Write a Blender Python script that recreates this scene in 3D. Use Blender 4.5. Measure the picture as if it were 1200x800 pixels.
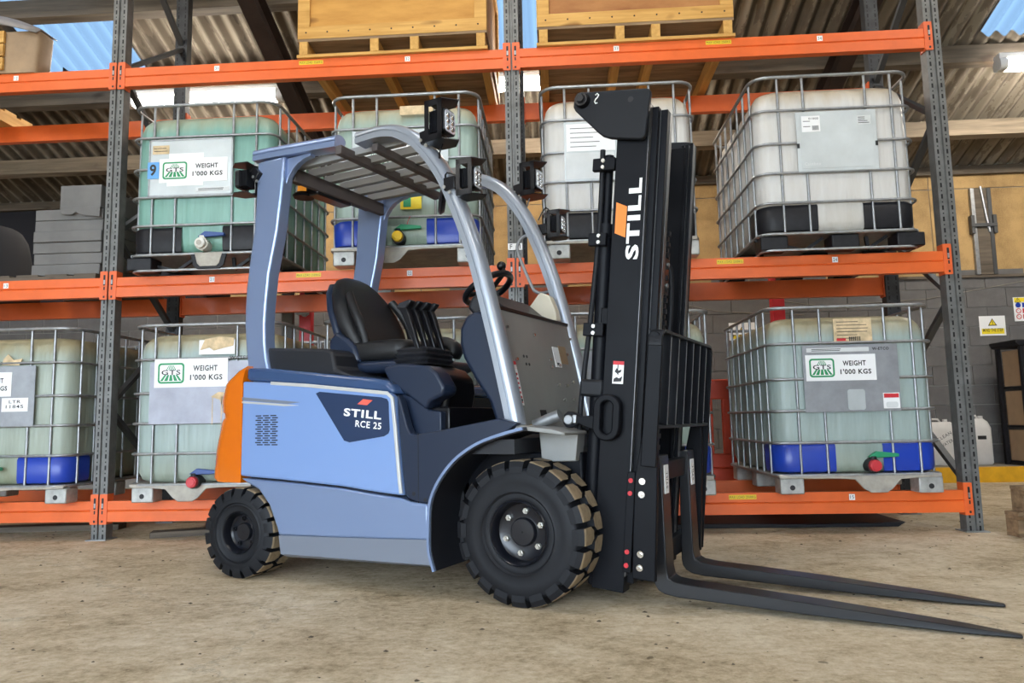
import bpy, bmesh, math, random
from mathutils import Vector, Matrix
random.seed(7)
PI = math.pi
S = bpy.context.scene
COL = S.collection
for _o in list(bpy.data.objects): bpy.data.objects.remove(_o)

# ------------------------------------------------------------------ camera
CAM_F, CAM_YAW, CAM_PITCH, CAM_ROLL = 839.7, -0.0597, 0.1087, -0.0193
CAM_LOC = (0.2455, -4.672, 0.7397)
def cam_basis():
    cy, sy, cp, sp = math.cos(CAM_YAW), math.sin(CAM_YAW), math.cos(CAM_PITCH), math.sin(CAM_PITCH)
    f = Vector((sy*cp, cy*cp, sp)); r = Vector((cy, -sy, 0)); u = r.cross(f)
    c, s = math.cos(CAM_ROLL), math.sin(CAM_ROLL)
    return r*c+u*s, u*c-r*s, f
cd = bpy.data.cameras.new('camera'); cam = bpy.data.objects.new('camera', cd); COL.objects.link(cam)
_r, _u, _f = cam_basis()
cam.matrix_world = Matrix(((_r.x, _u.x, -_f.x, CAM_LOC[0]), (_r.y, _u.y, -_f.y, CAM_LOC[1]), (_r.z, _u.z, -_f.z, CAM_LOC[2]), (0, 0, 0, 1)))
cd.sensor_width = 36; cd.lens = CAM_F/1200*36; cd.clip_start = .05; cd.clip_end = 200
S.camera = cam

# ------------------------------------------------------------------ sky and exposure
W = bpy.data.worlds.new('sky'); S.world = W; W.use_nodes = True
_n = W.node_tree.nodes; _n.clear()
_bg = _n.new('ShaderNodeBackground'); _wo = _n.new('ShaderNodeOutputWorld')
_bg.inputs[0].default_value = (0.74, 0.87, 1.0, 1); _bg.inputs[1].default_value = 6.5
W.node_tree.links.new(_bg.outputs[0], _wo.inputs[0])
S.view_settings.view_transform = 'Standard'; S.view_settings.look = 'None'
S.view_settings.gamma = 1; S.view_settings.use_curve_mapping = False
S.view_settings.exposure = 0.98

# ------------------------------------------------------------------ materials
MATS = {}
def nt(name):
    m = bpy.data.materials.new(name); m.use_nodes = True
    t = m.node_tree; b = t.nodes['Principled BSDF']; MATS[name] = m
    return m, t, b
def N(t, typ, **k):
    n = t.nodes.new(typ)
    for a, v in k.items(): setattr(n, a, v)
    return n
def ramp(t, stops, fac=None):
    r = N(t, 'ShaderNodeValToRGB'); e = r.color_ramp.elements
    while len(e) < len(stops): e.new(.5)
    for i, (p, c) in enumerate(stops):
        e[i].position = p; e[i].color = tuple(c)+(1,) if len(c) == 3 else c
    if fac is not None: t.links.new(fac, r.inputs[0])
    return r
def noise(t, scale, detail=4, rough=.55, vec=None, sc=None):
    n = N(t, 'ShaderNodeTexNoise'); n.inputs['Scale'].default_value = scale
    n.inputs['Detail'].default_value = detail; n.inputs['Roughness'].default_value = rough
    if vec is not None:
        if sc:
            mp = N(t, 'ShaderNodeMapping'); mp.inputs['Scale'].default_value = sc
            t.links.new(vec, mp.inputs[0]); vec = mp.outputs[0]
        t.links.new(vec, n.inputs['Vector'])
    return n
def coord(t, kind='Object'): return N(t, 'ShaderNodeTexCoord').outputs[kind]
def bump(t, b, h, strength=.3, dist=.01):
    n = N(t, 'ShaderNodeBump'); n.inputs['Strength'].default_value = strength; n.inputs['Distance'].default_value = dist
    t.links.new(h, n.inputs['Height']); t.links.new(n.outputs[0], b.inputs['Normal'])
def mat(name, col, rough=.5, metal=0, spec=.5, coat=0, emit=None, es=0, var=0, vscale=8, bmp=0, bscale=60):
    m, t, b = nt(name)
    b.inputs['Base Color'].default_value = tuple(col)+(1,)
    b.inputs['Roughness'].default_value = rough; b.inputs['Metallic'].default_value = metal
    b.inputs['Specular IOR Level'].default_value = spec; b.inputs['Coat Weight'].default_value = coat
    b.inputs['Coat Roughness'].default_value = .08
    if emit: b.inputs['Emission Color'].default_value = tuple(emit)+(1,); b.inputs['Emission Strength'].default_value = es
    if var:
        n = noise(t, vscale, 5, .6, coord(t))
        lo = tuple(max(0, c*(1-var)) for c in col); hi = tuple(min(1, c*(1+var*.7)) for c in col)
        r = ramp(t, [(.3, lo), (.7, hi)], n.outputs[0]); t.links.new(r.outputs[0], b.inputs['Base Color'])
    if bmp:
        n2 = noise(t, bscale, 3, .6, coord(t)); bump(t, b, n2.outputs[0], bmp, .004)
    return m

# floor: dusty, scuffed concrete
m, t, b = nt('concrete_floor')
oc = coord(t)
n1 = noise(t, 1.3, 9, .7, oc); n2 = noise(t, 9, 9, .75, oc, (.8, 1.1, 1)); n3 = noise(t, 38, 8, .8, oc, (.8, 1, 1))
mx = N(t, 'ShaderNodeMath', operation='MULTIPLY_ADD'); t.links.new(n2.outputs[0], mx.inputs[0]); mx.inputs[1].default_value = .40; 
ma = N(t, 'ShaderNodeMath', operation='MULTIPLY'); t.links.new(n1.outputs[0], ma.inputs[0]); ma.inputs[1].default_value = .45
t.links.new(ma.outputs[0], mx.inputs[2])
mb_ = N(t, 'ShaderNodeMath', operation='MULTIPLY_ADD'); t.links.new(n3.outputs[0], mb_.inputs[0]); mb_.inputs[1].default_value = .45; t.links.new(mx.outputs[0], mb_.inputs[2])
rp = ramp(t, [(.50, (.18, .13, .075)), (.57, (.40, .31, .195)), (.64, (.56, .45, .30)), (.74, (.72, .62, .46))], mb_.outputs[0])
v = N(t, 'ShaderNodeTexVoronoi', feature='DISTANCE_TO_EDGE'); v.inputs['Scale'].default_value = .33
nd = noise(t, 3, 6, .7, oc); vm = N(t, 'ShaderNodeVectorMath', operation='MULTIPLY_ADD'); t.links.new(nd.outputs[1], vm.inputs[0]); vm.inputs[1].default_value = (.5, .5, .5); t.links.new(oc, vm.inputs[2]); t.links.new(vm.outputs[0], v.inputs['Vector'])
cr = ramp(t, [(0, (.5, .5, .5)), (.004, (1, 1, 1))], v.outputs['Distance'])
mm = N(t, 'ShaderNodeMix', data_type='RGBA', blend_type='MULTIPLY'); mm.inputs[0].default_value = .55
t.links.new(rp.outputs[0], mm.inputs[6]); t.links.new(cr.outputs[0], mm.inputs[7])
sp = noise(t, 22, 2, .5, oc); spr = ramp(t, [(.24, (.22, .2, .17)), (.30, (1, 1, 1))], sp.outputs[0])
m2 = N(t, 'ShaderNodeMix', data_type='RGBA', blend_type='MULTIPLY'); m2.inputs[0].default_value = .7
t.links.new(mm.outputs[2], m2.inputs[6]); t.links.new(spr.outputs[0], m2.inputs[7])
t.links.new(m2.outputs[2], b.inputs['Base Color']); b.inputs['Roughness'].default_value = .82; b.inputs['Specular IOR Level'].default_value = .25
bump(t, b, mb_.outputs[0], .55, .02)

mat('block_grey', (.125, .119, .116), .9, var=.22, vscale=6, bmp=.5, bscale=90)
mat('mortar', (.24, .23, .22), .95)
m, t, b = nt('chipboard'); oc = coord(t)
n1 = noise(t, 2.2, 5, .6, oc); n2 = noise(t, 70, 3, .7, oc)
mx = N(t, 'ShaderNodeMath', operation='MULTIPLY_ADD'); t.links.new(n2.outputs[0], mx.inputs[0]); mx.inputs[1].default_value = .35; t.links.new(n1.outputs[0], mx.inputs[2])
rp = ramp(t, [(.45, (.2, .12, .045)), (.75, (.42, .27, .11))], mx.outputs[0]); t.links.new(rp.outputs[0], b.inputs['Base Color']); b.inputs['Roughness'].default_value = .8
def wood(name, dark, light, sx=(1, 14, 14), sc=2.2, knots=True, rough=.75):
    m, t, b = nt(name); oc = coord(t)
    inf = N(t, 'ShaderNodeObjectInfo'); ad = N(t, 'ShaderNodeVectorMath', operation='ADD'); t.links.new(oc, ad.inputs[0]); 
    ml = N(t, 'ShaderNodeMath', operation='MULTIPLY'); ml.inputs[1].default_value = 37.; t.links.new(inf.outputs['Random'], ml.inputs[0])
    t.links.new(ml.outputs[0], ad.inputs[1]); oc = ad.outputs[0]
    n = noise(t, sc, 6, .62, oc, sx); 
    rp = ramp(t, [(.28, dark), (.72, light)], n.outputs[0]); out = rp.outputs[0]
    if knots:
        k = noise(t, 2.6, 2, .4, oc, (1, 2.2, 2.2)); kr = ramp(t, [(.27, (.32, .22, .14)), (.34, (1, 1, 1))], k.outputs[0])
        mm = N(t, 'ShaderNodeMix', data_type='RGBA', blend_type='MULTIPLY'); mm.inputs[0].default_value = .85
        t.links.new(out, mm.inputs[6]); t.links.new(kr.outputs[0], mm.inputs[7]); out = mm.outputs[2]
    t.links.new(out, b.inputs['Base Color']); b.inputs['Roughness'].default_value = rough
    bump(t, b, n.outputs[0], .25, .004)
    return m
wood('pine', (.44, .22, .045), (.68, .40, .12))
wood('pine_y', (.44, .22, .045), (.68, .40, .12), (14, 1, 14))
wood('plywood', (.38, .17, .028), (.62, .325, .075), (1.2, 5, 5), 1.6)
wood('plywood_red', (.27, .10, .028), (.50, .24, .08), (1.2, 4, 4), 1.8)
wood('old_timber', (.055, .042, .030), (.15, .118, .085), (.8, 12, 12), 2)
wood('purlin_wood', (.10, .078, .052), (.27, .21, .145), (.8, 12, 12), 2)
wood('pallet_wood', (.12, .072, .036), (.32, .21, .115), (1, 10, 10), 2.5)
# corrugated roof sheets, weathered cement
m, t, b = nt('roof_cement'); oc = coord(t)
n1 = noise(t, 1.1, 6, .65, oc); n2 = noise(t, 3, 6, .6, oc, (4, .5, 1))
mx = N(t, 'ShaderNodeMath', operation='ADD'); t.links.new(n1.outputs[0], mx.inputs[0]); t.links.new(n2.outputs[0], mx.inputs[1])
rp = ramp(t, [(.7, (.105, .085, .064)), (1.0, (.18, .15, .115)), (1.3, (.26, .225, .175))], mx.outputs[0])
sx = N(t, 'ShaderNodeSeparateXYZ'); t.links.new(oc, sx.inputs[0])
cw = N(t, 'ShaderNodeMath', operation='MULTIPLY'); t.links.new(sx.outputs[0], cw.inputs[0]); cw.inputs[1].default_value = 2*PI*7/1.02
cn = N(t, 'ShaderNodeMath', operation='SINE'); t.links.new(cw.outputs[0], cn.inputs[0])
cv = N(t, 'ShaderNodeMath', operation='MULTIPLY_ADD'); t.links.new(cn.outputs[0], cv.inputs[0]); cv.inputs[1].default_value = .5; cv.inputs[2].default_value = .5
dr = ramp(t, [(.12, (.30, .27, .24)), (.6, (1, 1, 1))], cv.outputs[0])       # shading of the corrugations put into the colour, dark along one flank
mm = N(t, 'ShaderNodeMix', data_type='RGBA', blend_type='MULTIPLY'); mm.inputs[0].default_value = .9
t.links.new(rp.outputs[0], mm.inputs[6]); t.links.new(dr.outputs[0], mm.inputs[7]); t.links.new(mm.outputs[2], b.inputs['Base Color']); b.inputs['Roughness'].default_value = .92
# translucent rooflight
m, t, b = nt('rooflight'); t.nodes.remove(b)
tr = N(t, 'ShaderNodeBsdfTranslucent'); tr.inputs[0].default_value = (.05, .075, .105, 1)
tp = N(t, 'ShaderNodeBsdfTransparent'); tp.inputs[0].default_value = (.03, .045, .062, 1); ms = N(t, 'ShaderNodeMixShader'); ms.inputs[0].default_value = .35
t.links.new(tr.outputs[0], ms.inputs[1]); t.links.new(tp.outputs[0], ms.inputs[2]); t.links.new(ms.outputs[0], t.nodes['Material Output'].inputs[0])
mat('steel_rust', (.035, .022, .018), .7, .2, var=.4, vscale=5)
mat('wall_clad', (.10, .10, .105), .7)

# racking
mat('rack_orange', (.72, .125, .020), .42, var=.10, vscale=6, coat=.15)
mat('rack_plate', (.72, .12, .025), .45, var=.1, vscale=20)
m, t, b = nt('rack_steel'); oc = coord(t)
sx = N(t, 'ShaderNodeSeparateXYZ'); t.links.new(oc, sx.inputs[0])
def mth(op, a, bb=None, c=None):
    n = N(t, 'ShaderNodeMath', operation=op)
    for i, q in enumerate((a, bb, c)):
        if q is None: continue
        if isinstance(q, (int, float)): n.inputs[i].default_value = q
        else: t.links.new(q, n.inputs[i])
    return n.outputs[0]
ax = mth('ABSOLUTE', mth('SUBTRACT', mth('ABSOLUTE', sx.outputs[0]), .029))
fz = mth('FRACT', mth('DIVIDE', sx.outputs[2], .075))
s1 = mth('MULTIPLY', mth('LESS_THAN', ax, .0058), mth('LESS_THAN', mth('ABSOLUTE', mth('SUBTRACT', fz, .3)), .20))
s2 = mth('MULTIPLY', mth('LESS_THAN', ax, .0042), mth('LESS_THAN', mth('ABSOLUTE', mth('SUBTRACT', fz, .8)), .055))
hol = mth('MAXIMUM', s1, s2)
nn = noise(t, 9, 5, .6, oc); rp = ramp(t, [(.3, (.105, .105, .10)), (.7, (.19, .19, .185))], nn.outputs[0])
mm = N(t, 'ShaderNodeMix', data_type='RGBA'); t.links.new(hol, mm.inputs[0]); t.links.new(rp.outputs[0], mm.inputs[6]); mm.inputs[7].default_value = (.004, .004, .005, 1)
t.links.new(mm.outputs[2], b.inputs['Base Color']); b.inputs['Roughness'].default_value = .5; b.inputs['Metallic'].default_value = .35
mat('brace_steel', (.07, .072, .075), .5, .4)
mat('slot_dark', (.01, .01, .012), .6)
mat('label_yellow', (.75, .55, .02), .5); mat('paper_white', (.80, .80, .80), .6); mat('ink', (.012, .012, .014), .5)
mat('galv', (.34, .35, .36), .42, .75, var=.2, vscale=25)
mat('galv_plate', (.50, .54, .55), .38, .35, var=.12, vscale=4)
mat('grey_tin', (.30, .31, .33), .45, .5, var=.15, vscale=12)
mat('foot_steel', (.42, .42, .40), .5, .45, var=.3, vscale=14)
mat('black_plastic', (.008, .008, .011), .5, 0, .35, var=.4, vscale=30)
mat('blue_plastic', (.012, .045, .36), .32)
mat('beige_tray', (.38, .35, .30), .6, .2, var=.3, vscale=10)
mat('red_cap', (.50, .03, .04), .4); mat('yellow_cap', (.80, .52, .01), .4); mat('white_plastic', (.68, .66, .60), .5, var=.1)
mat('green_lever', (.02, .26, .12), .4); mat('blue_lever', (.02, .06, .22), .4); mat('label_green', (.01, .25, .09), .5)
mat('sticker_blue', (.12, .35, .70), .5); mat('sticker_yellow', (.80, .62, .02), .5); mat('sticker_red', (.55, .02, .03), .5)
mat('old_paper', (.60, .46, .28), .8, var=.3, vscale=20); mat('paper_grey', (.60, .62, .62), .7, var=.08)
def bottle_mat(name, body, low, stain, amt):
    m, t, b = nt(name); oc = coord(t); sx = N(t, 'ShaderNodeSeparateXYZ'); t.links.new(oc, sx.inputs[0])
    zz = N(t, 'ShaderNodeMapRange'); zz.inputs[1].default_value = .12; zz.inputs[2].default_value = 1.1; t.links.new(sx.outputs[2], zz.inputs[0])
    n = noise(t, 4, 4, .6, oc, (3, 3, .35)); ad = N(t, 'ShaderNodeMath', operation='MULTIPLY_ADD'); t.links.new(n.outputs[0], ad.inputs[0]); ad.inputs[1].default_value = .10; t.links.new(zz.outputs[0], ad.inputs[2])
    top = tuple(.5*a+.5*s for a, s in zip(body, stain))
    rp = ramp(t, [(.0, low), (.3, body), (.90, body), (.945, top), (1.0, stain)], ad.outputs[0])
    n2 = noise(t, 3.2, 5, .65, oc, (4, 4, .5)); r2 = ramp(t, [(.30, (1, 1, 1)), (.72, tuple(1-amt*(1-s) for s in stain))], n2.outputs[0])
    mm = N(t, 'ShaderNodeMix', data_type='RGBA', blend_type='MULTIPLY'); mm.inputs[0].default_value = 1
    t.links.new(rp.outputs[0], mm.inputs[6]); t.links.new(r2.outputs[0], mm.inputs[7]); t.links.new(mm.outputs[2], b.inputs['Base Color'])
    b.inputs['Roughness'].default_value = .42; b.inputs['Subsurface Weight'].default_value = .0
    n3 = noise(t, 3, 2, .5, oc, (5, 5, .4)); bump(t, b, n3.outputs[0], .35, .03)
bottle_mat('bottle_green', (.20, .385, .335), (.17, .35, .28), (.36, .40, .29), .4)
bottle_mat('bottle_pale', (.33, .43, .385), (.30, .39, .32), (.44, .40, .27), .4)
bottle_mat('bottle_blue', (.345, .43, .42), (.34, .39, .31), (.40, .35, .22), .4)
bottle_mat('bottle_dirty', (.35, .405, .35), (.33, .37, .25), (.38, .33, .20), .45)
bottle_mat('bottle_white', (.62, .61, .59), (.58, .56, .51), (.52, .44, .33), .3)

# truck
mat('silver_blue', (.22, .35, .66), .30, .2, coat=.5)  # grey body paint with the blue of the reflected sky put into the colour
mat('silver_dark', (.19, .215, .27), .45, .2)
mat('guard_paint', (.26, .34, .54), .30, .5, coat=.35)
mat('guard_slat', (.28, .285, .29), .5, .3)
mat('guard_under', (.075, .062, .060), .6)
mat('trim_light', (.62, .62, .60), .4, .4)
mat('counterweight_orange', (.66, .145, .003), .22, coat=.8)
mat('dark_plastic', (.012, .013, .017), .42, 0, .4, bmp=.25, bscale=350)
mat('navy_plastic', (.012, .020, .042), .36, 0, .4)
mat('decal_navy', (.014, .032, .085), .35, coat=.3)
mat('seat_vinyl', (.009, .009, .010), .40, 0, .4, bmp=.3, bscale=500)
mat('black_gloss', (.006, .006, .008), .28, 0, .4)
mat('rubber', (.007, .008, .011), .6, 0, .3, var=.25, vscale=14)
mat('tread_dust', (.25, .185, .11), .9, var=.3, vscale=30)
mat('wheel_black', (.006, .007, .011), .28)
mat('nut_steel', (.55, .54, .50), .3, .8)
mat('mast_black', (.006, .0067, .0092), .42, 0, .12, var=.25, vscale=5)
mat('mast_grey', (.012, .013, .016), .42, 0, .2)
mat('rail_wear_highlight', (.16, .16, .165), .35, .7, var=.3, vscale=12)  # worn rail fronts, also painted highlights on the backrest bar edges
mat('bulkhead_steel', (.25, .25, .24), .42, .25, var=.12, vscale=3)
mat('chrome', (.65, .65, .64), .18, 1)
mat('still_white', (.85, .86, .86), .5); mat('still_orange', (.85, .22, .02), .5); mat('still_red', (.78, .12, .08), .5)
mat('lens_white', (.75, .78, .85), .12, .3); mat('amber', (.75, .22, .02), .2, emit=(1, .4, .05), es=.25)
mat('cloth_cream', (.60, .54, .42), .8, var=.08)
mat('brass', (.55, .38, .12), .35, .9)
# misc
mat('barrier_red', (.50, .05, .018), .45, var=.2, vscale=4); mat('post_red', (.50, .012, .02), .4)
mat('kerb_yellow', (.72, .38, .008), .7, var=.22, vscale=5); mat('kerb_top', (.26, .23, .19), .9, var=.2, vscale=5)
mat('cardboard', (.33, .22, .13), .85, var=.12); mat('grey_board', (.15, .145, .14), .8, var=.2, vscale=4); mat('tarp_grey', (.26, .235, .225), .5, var=.2, vscale=8, bmp=.5, bscale=8)
mat('wrap_brown', (.30, .20, .115), .6, var=.25, vscale=5, bmp=.5, bscale=12)
mat('jerry_white', (.60, .58, .55), .5, var=.08); mat('dark_cloth', (.008, .008, .013), .8)
mat('tube_glow', (1, 1, 1), .5, emit=(1, .93, .82), es=40)
mat('lamp_cap', (.7, .7, .7), .5)
mat('hood_gloss', (.035, .07, .16), .25, coat=.4)  # dark plastic, the sky's blue reflection put into the base colour
mat('plate_lilac', (.33, .34, .40), .5, .2, var=.15, vscale=8)
mat('tube_silver', (.34, .37, .42), .32, .5, coat=.3)
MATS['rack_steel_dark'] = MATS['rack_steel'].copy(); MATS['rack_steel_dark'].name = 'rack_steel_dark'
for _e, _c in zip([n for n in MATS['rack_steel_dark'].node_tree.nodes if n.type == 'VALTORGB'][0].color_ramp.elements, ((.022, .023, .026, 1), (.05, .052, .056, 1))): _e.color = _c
mat('silver_floor_reflect', (.18, .245, .40), .34, .2, coat=.3)  # same body paint made greyer, the floor's reflection put into the colour
mat('fork_black', (.010, .0105, .013), .34, 0, .5, var=.2, vscale=6)

# ------------------------------------------------------------------ mesh helpers
class MB:
    def __init__(s): s.v = []; s.f = []; s.m = []
    def add(s, vs, fs, mi=0):
        o = len(s.v); s.v += [tuple(q) for q in vs]; s.f += [tuple(i+o for i in f) for f in fs]; s.m += [mi]*len(fs); return s
    def box(s, x0, x1, y0, y1, z0, z1, mi=0):
        return s.add([(x0,y0,z0),(x1,y0,z0),(x1,y1,z0),(x0,y1,z0),(x0,y0,z1),(x1,y0,z1),(x1,y1,z1),(x0,y1,z1)],
                     [(0,3,2,1),(4,5,6,7),(0,1,5,4),(1,2,6,5),(2,3,7,6),(3,0,4,7)], mi)
    def bar(s, p0, p1, wd, ht, up=(0,0,1), mi=0):
        p0 = Vector(p0); p1 = Vector(p1); d = (p1-p0).normalized(); up = Vector(up)
        a = d.cross(up).normalized()*wd/2; b = a.cross(d).normalized()*ht/2
        vs = [p+i*a+j*b for p in (p0, p1) for i, j in ((-1,-1),(1,-1),(1,1),(-1,1))]
        return s.add(vs, [(0,1,2,3),(7,6,5,4),(0,4,5,1),(1,5,6,2),(2,6,7,3),(3,7,4,0)], mi)
    def prism(s, poly, a0, a1, ax='y', mi=0, inset=0):
        n = len(poly)
        def P(p, a): return {'y': (p[0], a, p[1]), 'z': (p[0], p[1], a), 'x': (a, p[0], p[1])}[ax]
        vs = [P(p, a0) for p in poly]+[P(p, a1) for p in poly]
        fs = [tuple(range(n)), tuple(range(2*n-1, n-1, -1))]+[(i, i+n, (i+1) % n+n, (i+1) % n) for i in range(n)]
        return s.add(vs, fs, mi)
    def loft(s, loops, cap=True, mi=0, closed=True):
        n = len(loops[0]); vs = [p for l in loops for p in l]; fs = []
        for k in range(len(loops)-1):
            for i in range(n if closed else n-1):
                j = (i+1) % n; fs.append((k*n+i, k*n+j, (k+1)*n+j, (k+1)*n+i))
        if cap: fs += [tuple(range(n-1, -1, -1)), tuple((len(loops)-1)*n+i for i in range(n))]
        return s.add(vs, fs, mi)
    def tube(s, path, r, n=8, closed=False, mi=0):
        P = [Vector(p) for p in path]; m = len(P); loops = []; ref = None
        for i, p in enumerate(P):
            if closed: d = (P[(i+1) % m]-P[i-1]).normalized()
            else: d = (P[min(i+1, m-1)]-P[max(i-1, 0)]).normalized()
            if ref is None: ref = Vector((0,0,1)) if abs(d.z) < .9 else Vector((1,0,0))
            a = d.cross(ref).normalized(); b = a.cross(d).normalized(); ref = b
            rr = r[i] if isinstance(r, (list, tuple)) else r
            loops.append([p+a*(rr*math.cos(2*PI*k/n))+b*(rr*math.sin(2*PI*k/n)) for k in range(n)])
        if closed: loops.append(loops[0])
        return s.loft(loops, not closed, mi)
    def cyl(s, p0, p1, r0, r1=None, n=16, mi=0): return s.tube([p0, p1], [r0, r0 if r1 is None else r1], n, mi=mi)
    def lathe(s, prof, o, d, n=32, mi=0, cap=True):
        o = Vector(o); d = Vector(d).normalized(); ref = Vector((0,0,1)) if abs(d.z) < .9 else Vector((1,0,0))
        a = d.cross(ref).normalized(); b = a.cross(d).normalized()
        return s.loft([[o+d*h+a*(r*math.cos(2*PI*k/n))+b*(r*math.sin(2*PI*k/n)) for k in range(n)] for r, h in prof], cap, mi)
    def ball(s, c, r, n=12, sc=(1,1,1), mi=0):
        loops = []
        for i in range(1, 8):
            a = -PI/2+PI*i/8
            loops.append([(c[0]+sc[0]*r*math.cos(a)*math.cos(2*PI*k/n), c[1]+sc[1]*r*math.cos(a)*math.sin(2*PI*k/n), c[2]+sc[2]*r*math.sin(a)) for k in range(n)])
        return s.loft(loops, True, mi)
    def sweep(s, path, prof, side=(0,1,0), mi=0):
        P = [Vector(p) for p in path]; m = len(P); loops = []; sd = Vector(side)
        for i, p in enumerate(P):
            d = (P[min(i+1, m-1)]-P[max(i-1, 0)]).normalized(); nn = sd.cross(d).normalized()
            loops.append([p+nn*a+sd*b for a, b in prof])
        return s.loft(loops, True, mi)
    def mesh(s, name, smooth=35):
        me = bpy.data.meshes.new(name); me.from_pydata(s.v, [], s.f)
        if any(s.m): me.polygons.foreach_set('material_index', s.m)
        bm = bmesh.new(); bm.from_mesh(me); bmesh.ops.recalc_face_normals(bm, faces=bm.faces); bm.to_mesh(me); bm.free()
        if smooth: me.shade_smooth(); me.set_sharp_from_angle(angle=math.radians(smooth))
        return me
def tag(o, label=None, cat=None, group=None, kind=None):
    if label: o['label'] = label
    if cat: o['category'] = cat
    if group: o['group'] = group
    if kind: o['kind'] = kind
    return o
def link(name, me, parent=None, mt=None, loc=(0,0,0), rot=(0,0,0), sc=(1,1,1), bevel=0, seg=2, label=None):
    o = bpy.data.objects.new(name, me); COL.objects.link(o)
    if mt is not None and me is not None and len(me.materials) == 0:
        for q in (mt if isinstance(mt, (list, tuple)) else [mt]): me.materials.append(MATS[q])
    if parent: o.parent = parent
    o.location = loc; o.rotation_euler = rot; o.scale = sc
    if bevel:
        bv = o.modifiers.new('bevel', 'BEVEL'); bv.width = bevel; bv.segments = seg; bv.limit_method = 'ANGLE'; bv.angle_limit = math.radians(35)
    if label: o['label'] = label
    return o
def obj(name, mb, mt, parent=None, bevel=0, loc=(0,0,0), rot=(0,0,0), smooth=35, seg=2, label=None):
    return link(name, mb.mesh(name, smooth), parent, mt, loc, rot, (1,1,1), bevel, seg, label)
def empty(name, loc=(0,0,0), rz=0, **k):
    o = bpy.data.objects.new(name, None); COL.objects.link(o); o.location = loc; o.rotation_euler = (0,0,rz); o.empty_display_size = .1
    tag(o, **k); return o
def rrect(x0, x1, z0, z1, r, n=4):
    out = []
    for cx, cz, a0 in ((x1-r, z0+r, -PI/2), (x1-r, z1-r, 0), (x0+r, z1-r, PI/2), (x0+r, z0+r, PI)):
        for i in range(n+1):
            a = a0+PI/2*i/n; out.append((cx+r*math.cos(a), cz+r*math.sin(a)))
    return out
_txt = {}
def text_mesh(s, bold=.012, shear=0):
    key = (s, bold, shear)
    if key in _txt: return _txt[key]
    cu = bpy.data.curves.new('lettering', 'FONT'); cu.body = s; cu.size = 1; cu.offset = bold; cu.shear = shear; cu.resolution_u = 3; cu.space_character = 1.12
    o = bpy.data.objects.new('lettering', cu); COL.objects.link(o); bpy.context.view_layer.update()
    me = bpy.data.meshes.new_from_object(o.evaluated_get(bpy.context.evaluated_depsgraph_get()))
    bpy.data.objects.remove(o)
    xs = [q.co.x for q in me.vertices]; ys = [q.co.y for q in me.vertices]
    x0, x1, y0, y1 = min(xs), max(xs), min(ys), max(ys)
    for q in me.vertices: q.co.x = (q.co.x-x0)/(x1-x0); q.co.y = (q.co.y-y0)/(y1-y0); q.co.z = 0
    me.materials.clear(); me.name = 'lettering'
    _txt[key] = me; return me
def text(s, mt, parent, o, ex, ey, wd, ht, bold=.012, name='lettering', shear=0):
    """unit lettering stretched to wd x ht, origin o (lower left), along ex, up ey"""
    me = text_mesh(s, bold, shear).copy(); me.materials.append(MATS[mt])
    ex = Vector(ex).normalized(); ey = Vector(ey).normalized(); ez = ex.cross(ey)
    ob = bpy.data.objects.new(name, me); COL.objects.link(ob); ob.parent = parent
    ob.matrix_local = Matrix(((ex.x*wd, ey.x*ht, ez.x, o[0]), (ex.y*wd, ey.y*ht, ez.y, o[1]), (ex.z*wd, ey.z*ht, ez.z, o[2]), (0,0,0,1)))
    return ob
X_, Y_, Z_ = (1,0,0), (0,1,0), (0,0,1)

# ------------------------------------------------------------------ the setting
SL = .36
def roof_z(y): return 3.6-SL*(y-3.9) if y > -4 else 3.6+SL*7.9-SL*(-4-y)
FY = -11.0
floor = MB(); floor.add([(-30,-30,0),(30,-30,0),(30,5,0),(-30,5,0)], [(0,1,2,3)])
fl_ = tag(obj('floor', floor, 'concrete_floor'), kind='structure')
gr = MB(); rg_ = random.Random(11)
for k in range(900):
    x, y = rg_.uniform(-3.4, 3.4), rg_.uniform(-3.9, .6)
    r_ = rg_.choice((.002, .002, .003, .003, .004, .006, .009)); a0 = rg_.uniform(0, 6.28)
    ring = [(x+r_*rg_.uniform(.7, 1.5)*math.cos(a0+i*PI/3), y+r_*rg_.uniform(.6, 1.2)*math.sin(a0+i*PI/3), 0.0002) for i in range(6)]
    gr.add(ring+[(x, y, r_*.6)], [(i, (i+1) % 6, 6) for i in range(6)])
mat('grit', (.10, .075, .05), .9)
tag(obj('floor_grit', gr, 'grit', fl_), kind='stuff')
WY = 3.9
wb = empty('wall_back', (0, WY, 0), kind='structure')
mo = MB(); mo.box(-9.2, 9.2, .012, .2, 0, 3.75); obj('mortar_backing', mo, 'mortar', wb)
bw, bh = .45, .225
blk = MB(); blk.box(-.22, .22, 0, .02, -.1075, .1075); blk_me = blk.mesh('block'); hb = MB(); hb.box(-.105, .105, 0, .02, -.1075, .1075); half_me = hb.mesh('block')
for r in range(10):
    z = .155+bh*(r+.5)-.02
    off = 0 if r % 2 else .225
    for c in range(17):
        x = -1.7+off+c*bw
        link('block', blk_me, wb, 'block_grey', (x, random.uniform(-.002, .002), z))
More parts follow.
